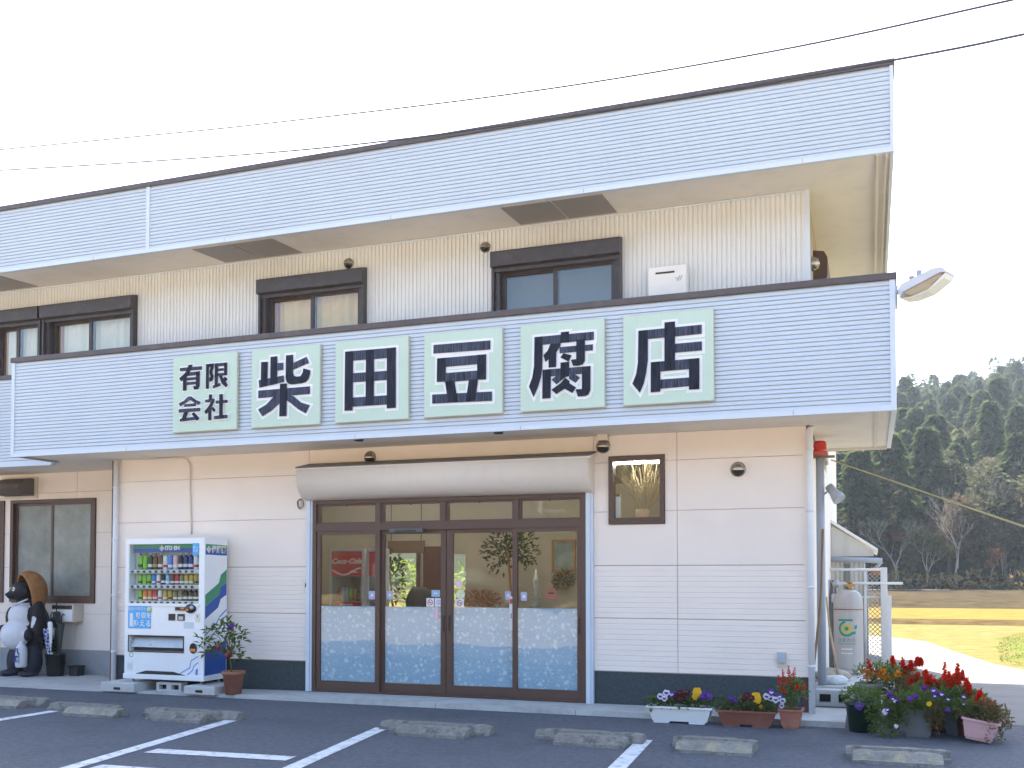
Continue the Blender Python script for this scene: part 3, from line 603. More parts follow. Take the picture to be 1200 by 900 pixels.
# wire loops hanging at the left end of the shutter box
mb = MB(); c = at(352, 589, WY-.03)
for k, (r, dx) in enumerate(((.055, 0), (.05, .012), (.045, -.01))):
    mb.tube([(c.x+dx+r*.8*cos(t/14*2*pi), WY-.03-.004*k+.01*sin(t), c.z-.02+r*1.25*sin(t/14*2*pi)) for t in range(15)], .0035, 5)
mb.tube([(c.x+.02, WY-.03, c.z+.04), (c.x+.03, WY-.02, c.z+.09)], .004, 5); mb.build('wire_coil', M['black'], shop)
GLYPHS = {
  'shiba': [
    ('v', [145,512,245,521,248,834,147,836]),
    ('v', [285,527,389,539,391,893,288,893]),
    ('h', [390,708,478,713,479,806,391,805]),
    ('h', [122,505,495,558,485,643,145,608,111,604]),
    ('v', [514,609,529,554,565,526,617,517,748,521,814,536,851,576,871,633,874,678,772,710,764,659,734,615,676,612,639,625,622,668,624,895,517,895]),
    ('h', [625,704,853,773,817,856,626,791]),
    ('h', [107,373,869,380,869,477,107,471]),
    ('h', [232,287,106,229,172,134,305,198,446,301,447,399,336,379]),
    ('h', [520,329,600,273,702,195,811,137,871,238,747,277,630,368,520,401]),
    ('v', [425,120,533,121,536,536,433,536]),
  ],
  'ta': [
    ('h', [142,757,841,751,841,876,142,876]),
    ('h', [213,486,749,484,749,597,214,600]),
    ('h', [211,183,750,182,750,296,212,298]),
    ('v', [137,138,253,136,257,876,142,876]),
    ('v', [722,134,844,135,841,876,720,874]),
    ('v', [431,187,545,192,546,874,433,874]),
  ],
  'mame': [
    ('h', [125,760,858,752,859,861,126,865]),
    ('h', [174,587,806,591,807,700,175,698]),
    ('v', [172,412,289,412,291,698,175,698]),
    ('v', [692,405,806,402,807,700,693,701]),
    ('h', [289,403,692,405,692,516,290,514]),
    ('v', [321,160,447,161,402,413,279,413]),
    ('v', [546,153,671,160,705,411,587,410]),
    ('h', [110,157,880,144,880,255,111,266]),
  ],
  'fu': [
    ('h', [173,755,883,764,884,858,175,853]),
    ('v', [493,758,590,759,591,885,494,883]),
    ('v', [169,512,148,385,107,284,164,154,216,264,253,377,271,479,277,854,175,853]),
    ('v', [336,685,283,634,308,553,380,605,446,664,488,724,493,758,369,759]),
    ('v', [346,484,437,486,440,671,348,652]),
    ('h', [478,640,872,645,873,714,475,713]),
    ('v', [676,559,614,556,639,484,703,480,755,492,779,531,781,778,678,780]),
    ('v', [488,591,587,536,623,606,524,639]),
    ('h', [273,380,844,387,845,469,274,466]),
    ('v', [269,129,371,131,376,467,274,466]),
    ('v', [742,212,668,214,694,129,784,129,823,146,843,196,845,469,745,468]),
    ('v', [487,320,547,359,592,369,594,536,490,533]),
    ('h', [381,343,441,285,494,322,495,399,443,390]),
    ('h', [589,341,669,287,721,345,651,394,590,379]),
    ('v', [487,294,379,227,440,172,539,229,632,172,675,235,595,289,598,312,546,354]),
  ],
  'mise': [
    ('h', [175,720,878,730,878,832,176,823]),
    ('v', [169,467,148,338,105,234,189,127,235,228,262,344,281,486,284,824,176,823]),
    ('h', [585,545,879,548,879,648,585,645]),
    ('h', [313,347,849,355,850,467,314,460]),
    ('v', [312,123,420,126,422,462,314,460]),
    ('v', [735,126,849,125,850,467,736,465]),
    ('h', [420,158,736,165,736,262,420,260]),
    ('v', [466,359,584,359,586,892,469,891]),
  ],
  'small': [
    ('h', [116,806,467,803,467,853,116,851]),
    ('v', [207,782,107,713,140,666,265,757,324,882,258,884]),
    ('v', [168,541,228,544,229,766,169,721]),
    ('h', [191,733,436,739,436,788,191,779]),
    ('v', [376,595,331,595,347,545,414,548,435,591,436,788,376,781]),
    ('h', [229,675,376,677,376,715,229,714]),
    ('h', [228,615,376,616,376,654,229,654]),
    ('v', [532,543,581,543,582,872,533,872]),
    ('v', [533,823,606,830,587,761,606,700,583,678,594,631,643,649,657,704,632,761,652,809,665,873,533,872]),
    ('v', [814,705,863,704,863,871,815,871]),
    ('h', [672,828,863,829,863,871,672,870]),
    ('h', [717,765,814,766,814,802,717,801]),
    ('h', [717,700,863,702,863,740,717,739]),
    ('v', [671,559,722,567,722,871,672,870]),
    ('h', [643,540,766,571,757,611,638,583]),
    ('v', [782,598,850,541,879,581,818,638,785,704,738,701]),
    ('v', [782,637,818,603,876,648,834,688]),
    ('h', [189,412,102,378,131,334,322,429,298,462,253,462]),
    ('h', [264,430,347,376,429,336,459,379,380,409,306,461,259,461]),
    ('h', [192,327,383,327,383,367,192,363]),
    ('h', [105,255,451,256,451,302,105,303]),
    ('v', [152,153,218,159,264,256,192,253]),
    ('h', [130,133,396,146,388,189,321,187,125,174]),
    ('v', [404,129,445,162,355,247,313,229]),
    ('v', [586,393,635,394,635,467,586,467]),
    ('h', [528,364,671,364,676,409,528,403]),
    ('v', [577,305,516,249,544,206,622,286,676,372,622,370]),
    ('v', [579,127,628,128,628,325,579,316]),
    ('v', [667,227,695,257,651,304,623,289]),
    ('h', [692,338,879,341,879,383,692,380]),
    ('h', [667,135,879,139,879,188,667,182]),
    ('v', [749,139,806,143,806,460,749,461]),
  ],
}
# ================================================================== sign boards
def ink(name, dark, faded):
    m = bpy.data.materials.new(name); m.use_nodes = True; n = m.node_tree.nodes; l = m.node_tree.links; p = n['Principled BSDF']; p.inputs['Roughness'].default_value = .55; p.inputs['Specular IOR Level'].default_value = .12
    tc = n.new('ShaderNodeTexCoord'); mp = n.new('ShaderNodeMapping'); mp.inputs['Scale'].default_value = (70, 1, 3.5); nz = n.new('ShaderNodeTexNoise'); nz.inputs['Scale'].default_value = 1; nz.inputs['Detail'].default_value = 3
    l.new(tc.outputs['Object'], mp.inputs[0]); l.new(mp.outputs[0], nz.inputs[0])
    mr = n.new('ShaderNodeMapRange'); mr.inputs[1].default_value = .35; mr.inputs[2].default_value = .72; l.new(nz.outputs['Fac'], mr.inputs[0])
    mx = n.new('ShaderNodeMix'); mx.data_type = 'RGBA'; l.new(mr.outputs[0], mx.inputs[0]); mx.inputs[6].default_value = (*dark, 1); mx.inputs[7].default_value = (*faded, 1); l.new(mx.outputs[2], p.inputs['Base Color'])
    return m
M['ink_v'] = ink('navy_ink', (.008, .010, .018), (.030, .036, .060)); M['ink_h'] = ink('faded_navy_ink', (.014, .018, .032), (.095, .115, .175))
M['board'] = mat('pale_green_board', (.50, .64, .545), .5, .04, 2.5, stain=((.54, .65, .60), .5, 3), streak=((.44, .51, .38), .12, 30))
M['board_edge'] = mat('board_edge', (.55, .52, .38), .5, .1); M['halo'] = mat('white_outline', (.78, .80, .84), .5, .03)
def offset_poly(P, d):
    n = len(P); out = []
    for i in range(n):
        a, b, c = Vector(P[i-1]), Vector(P[i]), Vector(P[(i+1) % n])
        e1 = (b-a).normalized(); e2 = (c-b).normalized(); n1 = Vector((e1.y, -e1.x)); n2 = Vector((e2.y, -e2.x)); k = n1+n2
        if k.length < .2: k = n1
        k.normalize(); out.append(b + k*min(d/max(k.dot(n1), .45), d*1.9))
    return out
def stroke_faces(mb, P, y, mi):
    vs = [mb.bm.verts.new((x, y, z)) for x, z in P]
    f = mb.bm.faces.new(vs); f.material_index = mi; f.normal_update()
    r = bmesh.ops.triangulate(mb.bm, faces=[f], ngon_method='BEAUTY')
    for t in r['faces']: t.material_index = mi
SIGNS = [('small', -8.485, 'pale green board of four small navy characters, left end of the balcony signs', 3.435, '有限会社'),
         ('shiba', -7.285, 'pale green board with the character shiba, strokes above a tree shape'), ('ta', -6.09, 'pale green board with the four-square grid character'),
         ('mame', -4.905, 'pale green board with the character of stacked bars, between grid and crowded character'), ('fu', -3.705, 'pale green board with the most crowded of the large characters'), ('mise', -2.515, 'pale green board with the shop character, right end of the row')]
for S in SIGNS:
    key, x0, lb = S[:3]; z0, w_ = 3.435, .975
    t = empty('sign_board', (x0+w_/2, FY, z0), lb, 'sign', 'character boards along the balcony')
    mb = MB(); mb.box(x0, x0+w_, FY-.042, FY-.002, z0, z0+w_, 0); mb.box(x0-.006, x0+w_+.006, FY-.036, FY-.004, z0-.006, z0-.0005, 1); mb.box(x0-.006, x0+w_+.006, FY-.036, FY-.004, z0+w_+.0005, z0+w_+.006, 1); mb.box(x0+w_+.0005, x0+w_+.006, FY-.036, FY-.004, z0, z0+w_, 1)
    if key in ('shiba', 'small', 'fu', 'mise'):
        for a in (.14, .28, .42, .6, .8): mb.box(x0+w_*a, x0+w_*a+.004, FY-.0432, FY-.0424, z0+w_-.03, z0+w_-.012, 1)
    mb.build('panel', [M['board'], M['board_edge']], t)
    hb, ib = MB(), MB(); k = 0
    for ty, c in GLYPHS[key]:
        P = [(x0+c[i]/1000*w_, z0+c[i+1]/1000*w_) for i in range(0, len(c), 2)]; k += 1
        stroke_faces(hb, offset_poly(P, .015 if key == 'small' else .030), FY-.0425-k*.00025, 0)
        stroke_faces(ib, P, FY-.0525-k*.00025-(.003 if ty == 'v' else 0), 0 if ty == 'v' else 1)
    hb.build('outline', M['halo'], t, recalc=False); ib.build('lettering', [M['ink_v'], M['ink_h']], t, recalc=False)

# ================================================================== floodlight at the balcony corner
t = empty('floodlight', (.27, 10.68, 4.4), 'grey long floodlight tilted upwards on the balcony corner bracket', 'lamp')
M['lamp_grey'] = mat('lamp_grey_paint', (.60, .61, .64), .4, .06, 6); M['lens'] = mat('lamp_reflector', (.70, .58, .42), .25, .1, 9, metal=.3); M['lamp_glass'] = mat('clear_lamp_cover', (.75, .76, .76), .1, .02)
a, b = at(1058, 348, 10.60), at(1113, 319, 10.40); ax = (b-a).normalized(); sd_ = Vector((.45, .89, 0)).normalized(); upv = ax.cross(sd_)*-1
if upv.z < 0: upv = -upv
sd_ = upv.cross(ax)
L = (b-a).length
def lamp_shell(prof, half):
    mb = MB(); A = []
    for s in (-1, 1): A.append([mb.bm.verts.new(a + ax*p[0]*L + upv*p[1] + sd_*s*half*p[2]) for p in prof])
    n = len(prof)
    for i in range(n): mb.bm.faces.new((A[0][i], A[0][(i+1) % n], A[1][(i+1) % n], A[1][i]))
    mb.bm.faces.new(A[0][::-1]); mb.bm.faces.new(A[1]); return mb
lamp_shell([(0, -.035, .8), (0, .05, .7), (.1, .095, .75), (.78, .085, .8), (.95, .045, .8), (1, 0, .8), (1, -.02, .9), (.9, .0, 1), (.1, .0, 1)], .12).build('lamp_housing', M['lamp_grey'], t)
lamp_shell([(.1, -.002, .85), (.92, -.002, .85), (.86, -.03, .6), (.2, -.045, .6)], .11).build('reflector', M['lens'], t)
lamp_shell([(.0, -.038, .9), (.2, -.085, .8), (.55, -.105, .8), (.92, -.06, .8), (.99, -.024, .9), (.97, -.024, .85), (.9, -.048, .7), (.55, -.09, .7), (.2, -.072, .7)], .12).build('lamp_cover', M['lamp_glass'], t)
mb = MB(); mb.box(.266, .285, 10.62, 10.72, 4.28, 4.50); mb.tube([(.28, 10.67, 4.42), (.31, 10.65, 4.47), a+ax*.06+upv*.03], .018, 8); mb.build('bracket', M['steel'], t)
mb = MB(); mb.ball(a+ax*.14+upv*.14, (.03, .03, .02), 8); mb.tube([a+ax*.14+upv*.06, a+ax*.14+upv*.14], .008, 6); mb.tube([a+ax*.2+upv*.1, a+ax*.23+upv*.17], .024, 8); mb.build('light_sensor', M['pipe_grey'], t)

# ================================================================== water heater on the upper wall
t = empty('water_heater', (-2.18, 11.36, 4.4), 'white boxy gas water heater hung on the upper wall above the coping', 'water heater')
mb = MB(); mb.box(-2.40, -1.955, 11.30, 11.485, 4.45, 5.165, bev=.012); mb.build('body', M['white_matt'], t)
mb = MB(); mb.box(-2.31, -2.09, 11.292, 11.2995, 5.075, 5.095); mb.build('exhaust_slot', M['black'], t)
mb = MB()
for s in (0, 1): mb.tube([(-2.08+.03*s, 11.297, 5.02), (-2.06+.03*s, 11.296, 4.975), (-2.03+.03*s, 11.297, 5.035)], .004, 4)
mb.build('emblem', M['pipe_grey'], t)
mb = MB(); mb.box(-2.26, -2.2, 11.40, 11.48, 5.1655, 5.178); mb.box(-2.14, -2.02, 11.40, 11.48, 5.1655, 5.182); mb.build('hanger', M['black'], t)

# ================================================================== vending machine
vm = empty('vending_machine', (-8.9, 11.1, .02), 'white drinks vending machine with green and blue stripes on its side', 'vending machine')
VX0, VX1, VY0, VY1, VZ0, VZ1 = -9.555, -8.265, 10.93, 11.42, .235, 2.085
def vu(u): return -9.54+(u-150)/88*1.275
def vz(v): return 2.08-(v-631)/163.5*1.85
M['vm_white'] = mat('vending_white_enamel', (.83, .85, .87), .3, .025, 3, coat=.3, streak=((.6, .6, .6), .08)); M['vm_green'] = mat('vending_green', (.045, .27, .13), .35, .04); M['vm_blue'] = mat('vending_blue', (.02, .085, .36), .35, .04)
M['vm_stripe'] = mat('vending_light_blue', (.10, .25, .66), .35, .04); M['vm_panel'] = mat('poster_blue', (.06, .40, .80), .35, .05); M['vm_in'] = mat('display_backing', (.62, .66, .70), .5, .03)
WX0, WX1, WZ0, WZ1 = vu(152.3), vu(232), vz(708), vz(637.5)
mb = MB()
for r in sub(sub([(VX0, VX1, VZ0+.022, VZ1)], (WX0, WX1, WZ0, WZ1)), (vu(154), vu(215.5), vz(765), vz(747))): mb.box(r[0], r[1], VY0, VY0+.14, r[2], r[3])
mb.box(VX0, VX1, VY0+.1405, VY1, VZ0+.022, VZ1); mb.build('cabinet', M['vm_white'], vm)
mb = MB(); mb.box(VX0-.012, VX1+.012, VY0-.012, VY1, VZ0-.045, VZ0+.0215, bev=.004); mb.build('base_frame', M['vm_white'], vm)
for x in (VX0+.1, VX1-.08):
    for y in (VY0+.06, VY1-.06):
        mb = MB(); mb.lathe([(.0, 0), (.03, 0), (.03, .015), (.014, .02), (.014, .085), (.0, .085)], (x, y, .135), 10); mb.build('foot', M['steel'], vm)
mb = MB(); mb.box(WX0+.002, WX1-.002, VY0+.128, VY0+.139, WZ0+.002, WZ1-.002); mb.build('display_back', M['vm_in'], vm)
mb = MB(); mb.box(WX0-.02, WX1+.02, VY0-.012, VY0-.002, WZ0-.035, WZ0-.001); mb.box(WX0+.001, WX0+.012, VY0+.004, VY0+.12, WZ0+.002, WZ1-.002); mb.build('window_trim', M['vm_white'], vm)
mb = MB(); zt = vz(647.5); zm = (WZ1+zt)/2
mb.box(vu(157), vu(232)-.002, VY0+.03, VY0+.04, zm, WZ1-.004, 0); mb.box(vu(157), vu(232)-.002, VY0+.03, VY0+.04, zt, zm-.001, 1); hd = mb.build('header_strip', [M['vm_green'], M['vm_blue']], vm)
text('ITO EN', .075, Vector((vu(200.5), VY0+.028, (WZ1+zt)/2)), hd, M['white_matt'], bold=.004)
mb = MB()
for k in range(4): mb.lathe([(.0, 0), (.017, 0), (.017, .002), (0, .002)], (vu(189)+.02*cos(k*pi/2), VY0+.026, (WZ1+zt)/2+.02*sin(k*pi/2)), 12, axis=(0, -1, 0))
mb.build('flower_mark', M['white_matt'], hd)
mb = MB(); mb.box(vu(225), vu(231.5), VY0-.004, VY0+.002, vz(651), vz(637)); ns = mb.build('notice', M['vm_panel'], vm); text('あっ\nたか', .045, Vector((vu(228.2), VY0-.005, vz(644))), ns, M['white_matt'], depth=.0005)
# drinks on three shelves
SH = [(vz(667.5), .22), (vz(685.5), .165), (vz(704.5), .165)]
C = {'g': (.25, .55, .06), 'dg': (.02, .07, .03), 'br': (.16, .07, .045), 'w': (.7, .72, .74), 'bl': (.05, .22, .65), 'pk': (.75, .45, .5), 'k': (.02, .02, .022), 'nv': (.015, .03, .20), 'or': (.75, .22, .04), 'rd': (.50, .03, .04), 'gd': (.48, .33, .05), 'dk': (.20, .17, .09), 'pu': (.18, .03, .05), 'lb': (.25, .5, .8)}
for k_, c_ in C.items(): M['d_'+k_] = mat('drink_'+k_, c_, .25, .12, 12)
ROW = [['g', 'g', 'dg', 'br', 'br', 'w', 'bl', 'pk', 'k', 'nv', 'nv', 'w'], ['g', 'g', 'g', 'bl', 'w', 'k', 'lb', 'pu', 'rd', 'dk', 'gd', 'gd', 'gd'], ['g', 'or', 'or', 'rd', 'w', 'gd', 'gd', 'dk', 'dk', 'k', 'k', 'k']]
CN = {'g': 'green', 'dg': 'dark green', 'br': 'brown', 'w': 'white', 'bl': 'blue', 'pk': 'pink', 'k': 'black', 'nv': 'navy', 'or': 'orange', 'rd': 'red', 'gd': 'gold', 'dk': 'olive', 'pu': 'purple', 'lb': 'light blue'}
for (zs, hh), row in zip(SH, ROW):
    mb = MB(); mb.box(WX0+.013, WX1-.002, VY0+.012, VY0+.12, zs-.055, zs-.005)
    sh = mb.build('shelf', M['vm_in'], vm)
    for i in range(11):
        mb = MB(); x = vu(156.5)+i*.098; mb.box(x-.02, x+.02, VY0+.002, VY0+.0115, zs-.046, zs-.016, bev=.003); mb.build('push_button', M['black'], sh)
    n = len(row); xa, xb = vu(159.5), vu(228)
    for i, cc in enumerate(row):
        x = xa+(xb-xa)*(i+.5)/n; r = .036 if hh > .2 else .033; mb = MB(); bottle = cc in ('g', 'dg', 'br', 'nv', 'k') and hh > .2 or cc == 'k'
        h = hh*(.98 if bottle else .86)
        if bottle: pr = [(0, 0), (r, .002), (r, h*.55), (r*.92, h*.6), (r, h*.66), (r*.85, h*.78), (r*.42, h*.88), (r*.42, h), (0, h)]
        else: pr = [(0, 0), (r*.85, 0), (r, .012), (r, h-.02), (r*.8, h), (0, h)]
        mb.lathe(pr, (x, VY0+.075, zs-.004), 14, 0); mb.lathe([(r+.0008, h*.16), (r+.0012, h*.17), (r+.0012, h*.34), (r+.0008, h*.35)], (x, VY0+.075, zs-.004), 14, 1)
        if bottle: mb.lathe([(r*.45, h*.93), (r*.45, h+.004), (0, h+.004)], (x, VY0+.075, zs-.004), 10, 1)
        lab2 = 'd_w' if cc not in ('w',) and i % 3 else ('d_gd' if cc == 'br' else 'd_k' if cc in ('gd',) else 'd_rd' if cc == 'w' else 'd_w')
        if cc == 'g': lab2 = 'd_g' if i % 2 else 'd_dg'
        o = mb.build('drink_sample', [M['d_'+cc], M[lab2]], vm); lab(o, CN[cc]+(' bottle' if bottle else ' can'))
mb = MB(); mb.box(WX0+.001, WX1-.001, VY0+.006, VY0+.009, WZ0+.001, WZ1-.001); mb.build('display_glass', glass('display_glass', boost=.5), vm)
# poster, coin unit, displays, tray, coin return
mb = MB(); mb.box(vu(153), vu(179), VY0-.006, VY0-.001, vz(738), vz(711.5)); po = mb.build('poster', M['vm_panel'], vm)
text('脂肪の吸収を', .05, Vector((vu(163.5), VY0-.008, vz(715))), po, M['white_matt'], depth=.0006); text('吸収を', .085, Vector((vu(171), VY0-.008, vz(723))), po, M['white_matt'], depth=.0006, bold=.002); text('抑える', .10, Vector((vu(169.5), VY0-.008, vz(732.5))), po, M['white_matt'], depth=.0006, bold=.002)
mb = MB(); mb.box(vu(155), vu(158.8), VY0-.008, VY0-.0065, vz(736), vz(720)); mb.build('poster_column', M['white_matt'], po)
mb = MB(); mb.lathe([(0, 0), (.04, 0), (.04, .002), (0, .002)], (vu(177.3), VY0-.0065, vz(715.5)), 16, axis=(0, -1, 0)); mb.build('poster_badge', M['st_yellow'], po)
for a, b in ((199, 206.5), (209, 217)):
    mb = MB(); mb.box(vu(a), vu(b), VY0-.010, VY0-.001, vz(728), vz(720), 0, bev=.003); mb.box(vu(a)+.02, vu(b)-.02, VY0-.0108, VY0-.0102, vz(727), vz(723), 1 if a > 205 else 0); mb.build('reader', [M['black'], M['steel']], vm)
mb = MB(); mb.box(vu(207), vu(218.5), VY0-.02, VY0-.001, vz(716), vz(712), 0); mb.box(vu(213), vu(217), VY0-.0215, VY0-.0202, vz(714.6), vz(712.4), 1)
mb.lathe([(.0, 0), (.075, 0), (.078, .01), (.065, .028), (.0, .03)], (vu(223.5), VY0-.001, vz(713.7)), 22, 0, axis=(0, -1, 0), sx=1.15, sy=.8); mb.lathe([(0, 0), (.03, 0), (.03, .004), (0, .004)], (vu(226), VY0-.031, vz(712.6)), 16, 2, axis=(0, -1, 0)); mb.box(vu(219.5), vu(222.5), VY0-.034, VY0-.0305, vz(716.2), vz(714.2), 1); mb.build('coin_unit', [M['black'], M['d_or'], M['steel']], vm)
M['ivory'] = mat('ivory_plate', (.72, .70, .60), .4); mb = MB(); mb.box(vu(229), vu(233.5), VY0-.008, VY0-.001, vz(729), vz(719), bev=.003); mb.box(vu(230.8), vu(231.6), VY0-.0088, VY0-.0082, vz(724), vz(721), 1); mb.build('lock_plate', [M['ivory'], M['black']], vm)
mb = MB(); mb.box(vu(216), vu(227), VY0-.003, VY0-.001, vz(737), vz(729.5)); o = mb.build('info_plate', M['vm_in'], vm)
x0, x1, z0, z1 = vu(154), vu(215.5), vz(765), vz(747)
mb = MB(); mb.box(x0+.002, x1-.002, VY0+.10, VY0+.138, z0+.002, z1-.002, 1); mb.prism([(VY0+.012, z0+.055), (VY0+.02, z0+.05), (VY0+.075, z1-.02), (VY0+.068, z1-.015)], 'x', x0+.025, x1-.01, 0); frame(mb, x0-.012, x1+.012, z0-.012, z1+.012, VY0-.008, VY0-.0005, .013, 1); mb.box(x0+.3, x0+.34, VY0+.008, VY0+.03, z0+.09, z0+.1, 2)
mb.build('dispensing_flap', [M['steel'], M['black'], M['white_matt']], vm)
mb = MB(); mb.lathe([(.0, .001), (.055, .001), (.062, .008), (.055, .012), (.045, .004), (.0, .003)], (vu(226.8), VY0-.001, vz(760)), 20, 0, axis=(0, -1, 0), sx=.95, sy=1.15); mb.box(vu(224), vu(229.5), VY0-.0135, VY0-.0085, vz(763.5), vz(760.5), 1); mb.build('coin_return', [M['black'], M['d_or']], vm)
mb = MB(); ring(mb, (vu(157), vz(769.5)), .026, .034, VY0-.002, 0); mb.build('recycling_mark', M['vm_green'], vm)
mb = MB(); mb.box(vu(152.5), vu(158.5), VY0-.004, VY0-.001, vz(787), vz(777)); mb.box(vu(152.8), vu(158.2), VY0-.0048, VY0-.0042, vz(786.5), vz(780), 1); mb.build('licence_label', [M['white_matt'], M['vm_in']], vm)
mb = MB(); mb.prism([(vu(163), vz(791.6)), (vu(174), vz(788.0)), (vu(205), vz(788.2)), (vu(219), vz(792.2)), (vu(219), vz(792.8)), (vu(163), vz(792.6))], 'y', VY0-.004, VY0-.001); mb.build('kick_grille', M['black'], vm)
def band(mb, pts, wd, y, mi=0):
    for i in range(len(pts)-1):
        p, q = Vector(pts[i]), Vector(pts[i+1]); d = (q-p).normalized(); s = Vector((-d.y, d.x))*wd/2; p = p-d*wd*.3; q = q+d*wd*.3; yy = y-i*.0003
        mb.face([((p+s).x, yy, (p+s).y), ((p-s).x, yy, (p-s).y), ((q-s).x, yy, (q-s).y), ((q+s).x, yy, (q+s).y)], mi)
mb = MB(); band(mb, [(vu(211.5), vz(790.5)), (vu(223), vz(783)), (vu(224.5), vz(774.5)), (vu(232), vz(769.3))], .013, VY0-.002); band(mb, [(vu(220.5), vz(791)), (vu(226), vz(786)), (vu(227.5), vz(780.5)), (vu(232), vz(776.5))], .013, VY0-.002); mb.face([(vu(229), VY0-.002, vz(791)), (vu(232), VY0-.002, vz(791)), (vu(232), VY0-.002, vz(783)), (vu(229.5), VY0-.002, vz(785))]); mb.build('front_stripe', M['vm_stripe'], vm)
# side: logo panel and stepped stripes (coordinates: depth fraction, height)
def sp(a, z): return (VX1+.0012, VY0+.02+(VY1-VY0-.03)*a, z)
def side(pts, m, nm, par=vm, dx=0): 
    mb = MB(); mb.face([(VX1+.0012+dx, sp(a, 0)[1], vz(v)) for a, v in pts]); return mb.build(nm, m, par, recalc=False)
SVU = lambda v: v
def sv(a, v): return (a, v)
lp = side([(.0, 644), (1, 645), (1, 638.7), (.0, 638)], M['vm_green'], 'logo_panel'); side([(.0, 650.5), (1, 651), (1, 645.1), (.0, 644.1)], M['vm_blue'], 'logo_panel_lower', lp)
text('伊藤園', .105, Vector((VX1+.003, VY0+.30, vz(644.5))), lp, M['white_matt'], rot=(pi/2, 0, pi/2), depth=.0006, bold=.003)
mb = MB()
for k in range(4): mb.lathe([(0, 0), (.022, 0), (.022, .002), (0, .002)], (VX1+.002, VY0+.085+.024*cos(k*pi/2), vz(644.5)+.024*sin(k*pi/2)), 12, axis=(1, 0, 0))
mb.build('flower_mark', M['white_matt'], lp)
side([(.0, 711), (.0, 697.5), (.62, 684), (.72, 674), (1, 667.5), (1, 683), (.72, 688), (.66, 697)], M['vm_green'], 'side_stripe')
side([(.0, 726), (.0, 711.2), (.66, 697.2), (.72, 688.2), (1, 683.2), (1, 698), (.72, 703), (.6, 713)], M['vm_blue'], 'side_stripe')
mb = MB()
def sband(pts, wd):
    for i in range(len(pts)-1):
        p, q = Vector(pts[i]), Vector(pts[i+1]); d = (q-p).normalized(); s = Vector((-d.y, d.x))*wd/2; x = VX1+.0012+i*.0003
        mb.face([(x, *(p+s)), (x, *(p-s)), (x, *(q-s)), (x, *(q+s))])
yy = lambda a: VY0+.02+(VY1-VY0-.03)*a
sband([(yy(.0), vz(745)), (yy(.55), vz(731)), (yy(.68), vz(724)), (yy(1), vz(716))], .016); sband([(yy(.3), vz(746)), (yy(.7), vz(736)), (yy(.78), vz(729)), (yy(1), vz(723))], .016); mb.build('side_line', M['vm_blue'], vm, recalc=False)
side([(.0, 792), (1, 791), (1, 752), (.5, 758), (.0, 764)], M['vm_blue'], 'side_stripe'); 
# blocks under the machine
M['block'] = mat('foundation_concrete', (.52, .52, .51), .85, .1, 3, bump=.25, bscale=70, stain=((.3, .28, .25), .5, 5))
def slab_block(x0, x1, y0, y1, z0, z1, lb):
    t = empty('concrete_block', ((x0+x1)/2, y0, z0), lb, 'concrete block', 'blocks under the vending machine')
    mb = MB(); mb.box(x0, x1, y0, y1, z0, z1, bev=.012); mb.build('block_body', M['block'], t); mb = MB(); xc = (x0+x1)/2; mb.box(xc-.055, xc+.055, y0-.002, y0-.0005, z0+.03, z0+.065); mb.build('recess', M['dark'], t)
slab_block(-9.84, -9.28, 10.80, 11.40, .015, .142, 'pale low concrete block under the left side of the vending machine')
slab_block(-8.46, -7.98, 10.78, 11.38, .03, .142, 'pale low concrete block under the right side of the vending machine')
def hollow(x0, x1, y0, y1, z0, z1, lb, grp=None):
    t = empty('hollow_block', ((x0+x1)/2, y0, z0), lb, 'concrete block', grp)
    rr = [(x0, x1, z0, z1)]; wd = (x1-x0)/2
    for k in range(2): rr = sub(rr, (x0+wd*k+wd*.22, x0+wd*k+wd*.82, z0+(z1-z0)*.24, z0+(z1-z0)*.76))
    mb = MB()
    for a, b, c, d in rr: mb.box(a, b, y0, y1, c, d)
    mb.box(x0+.02, x1-.02, (y0+y1)/2, y1-.02, z0+.01, z1-.01, 1); mb.build('block_body', [M['block'], M['dark']], t)
hollow(-9.06, -8.66, 10.98, 11.12, .025, .15, 'small hollow concrete block between the two slabs under the machine', 'blocks under the vending machine')

# ================================================================== wheel stops
M['kerb'] = mat('weathered_kerb_concrete', (.22, .205, .18), .95, .35, 7, bump=.7, bscale=40, stain=((.045, .04, .034), .85, 8), detail=8); M['kerb_worn'] = mat('worn_yellowed_concrete', (.25, .235, .205), .95, .3, 7, bump=1, bscale=28, stain=((.44, .36, .22), .85, 10), detail=8)
def kerb_mesh(x0, x1, y0, y1, h, topw, seed, worn):
    rng = random.Random(seed); mb = MB(); N = 15; rings = []
    for i in range(N):
        t = i/(N-1); x = x0+(x1-x0)*t; e = .012 if i in (0, N-1) else 0
        ym = (y0+y1)/2; j = lambda a=.003: rng.uniform(-a, a)
        rings.append([mb.bm.verts.new(p) for p in ((x+j(), y0+j(), 0), (x+j(), y0+.006+j(), h*.32+j()), (x+j(), y0+.03+j(), h*.38+j()), (x+j(.004), ym-topw/2+j(), h-e+j(.0035)), (x+j(.004), ym+topw/2+j(), h-e+j(.0035)), (x+j(), y1+j(), 0))])
    for i in range(N-1):
        for k in range(5):
            f = mb.bm.faces.new((rings[i][k], rings[i][k+1], rings[i+1][k+1], rings[i+1][k]))
            if worn and k in (2, 1): f.material_index = 1
    mb.bm.faces.new(rings[0]); mb.bm.faces.new(rings[-1][::-1]); return mb
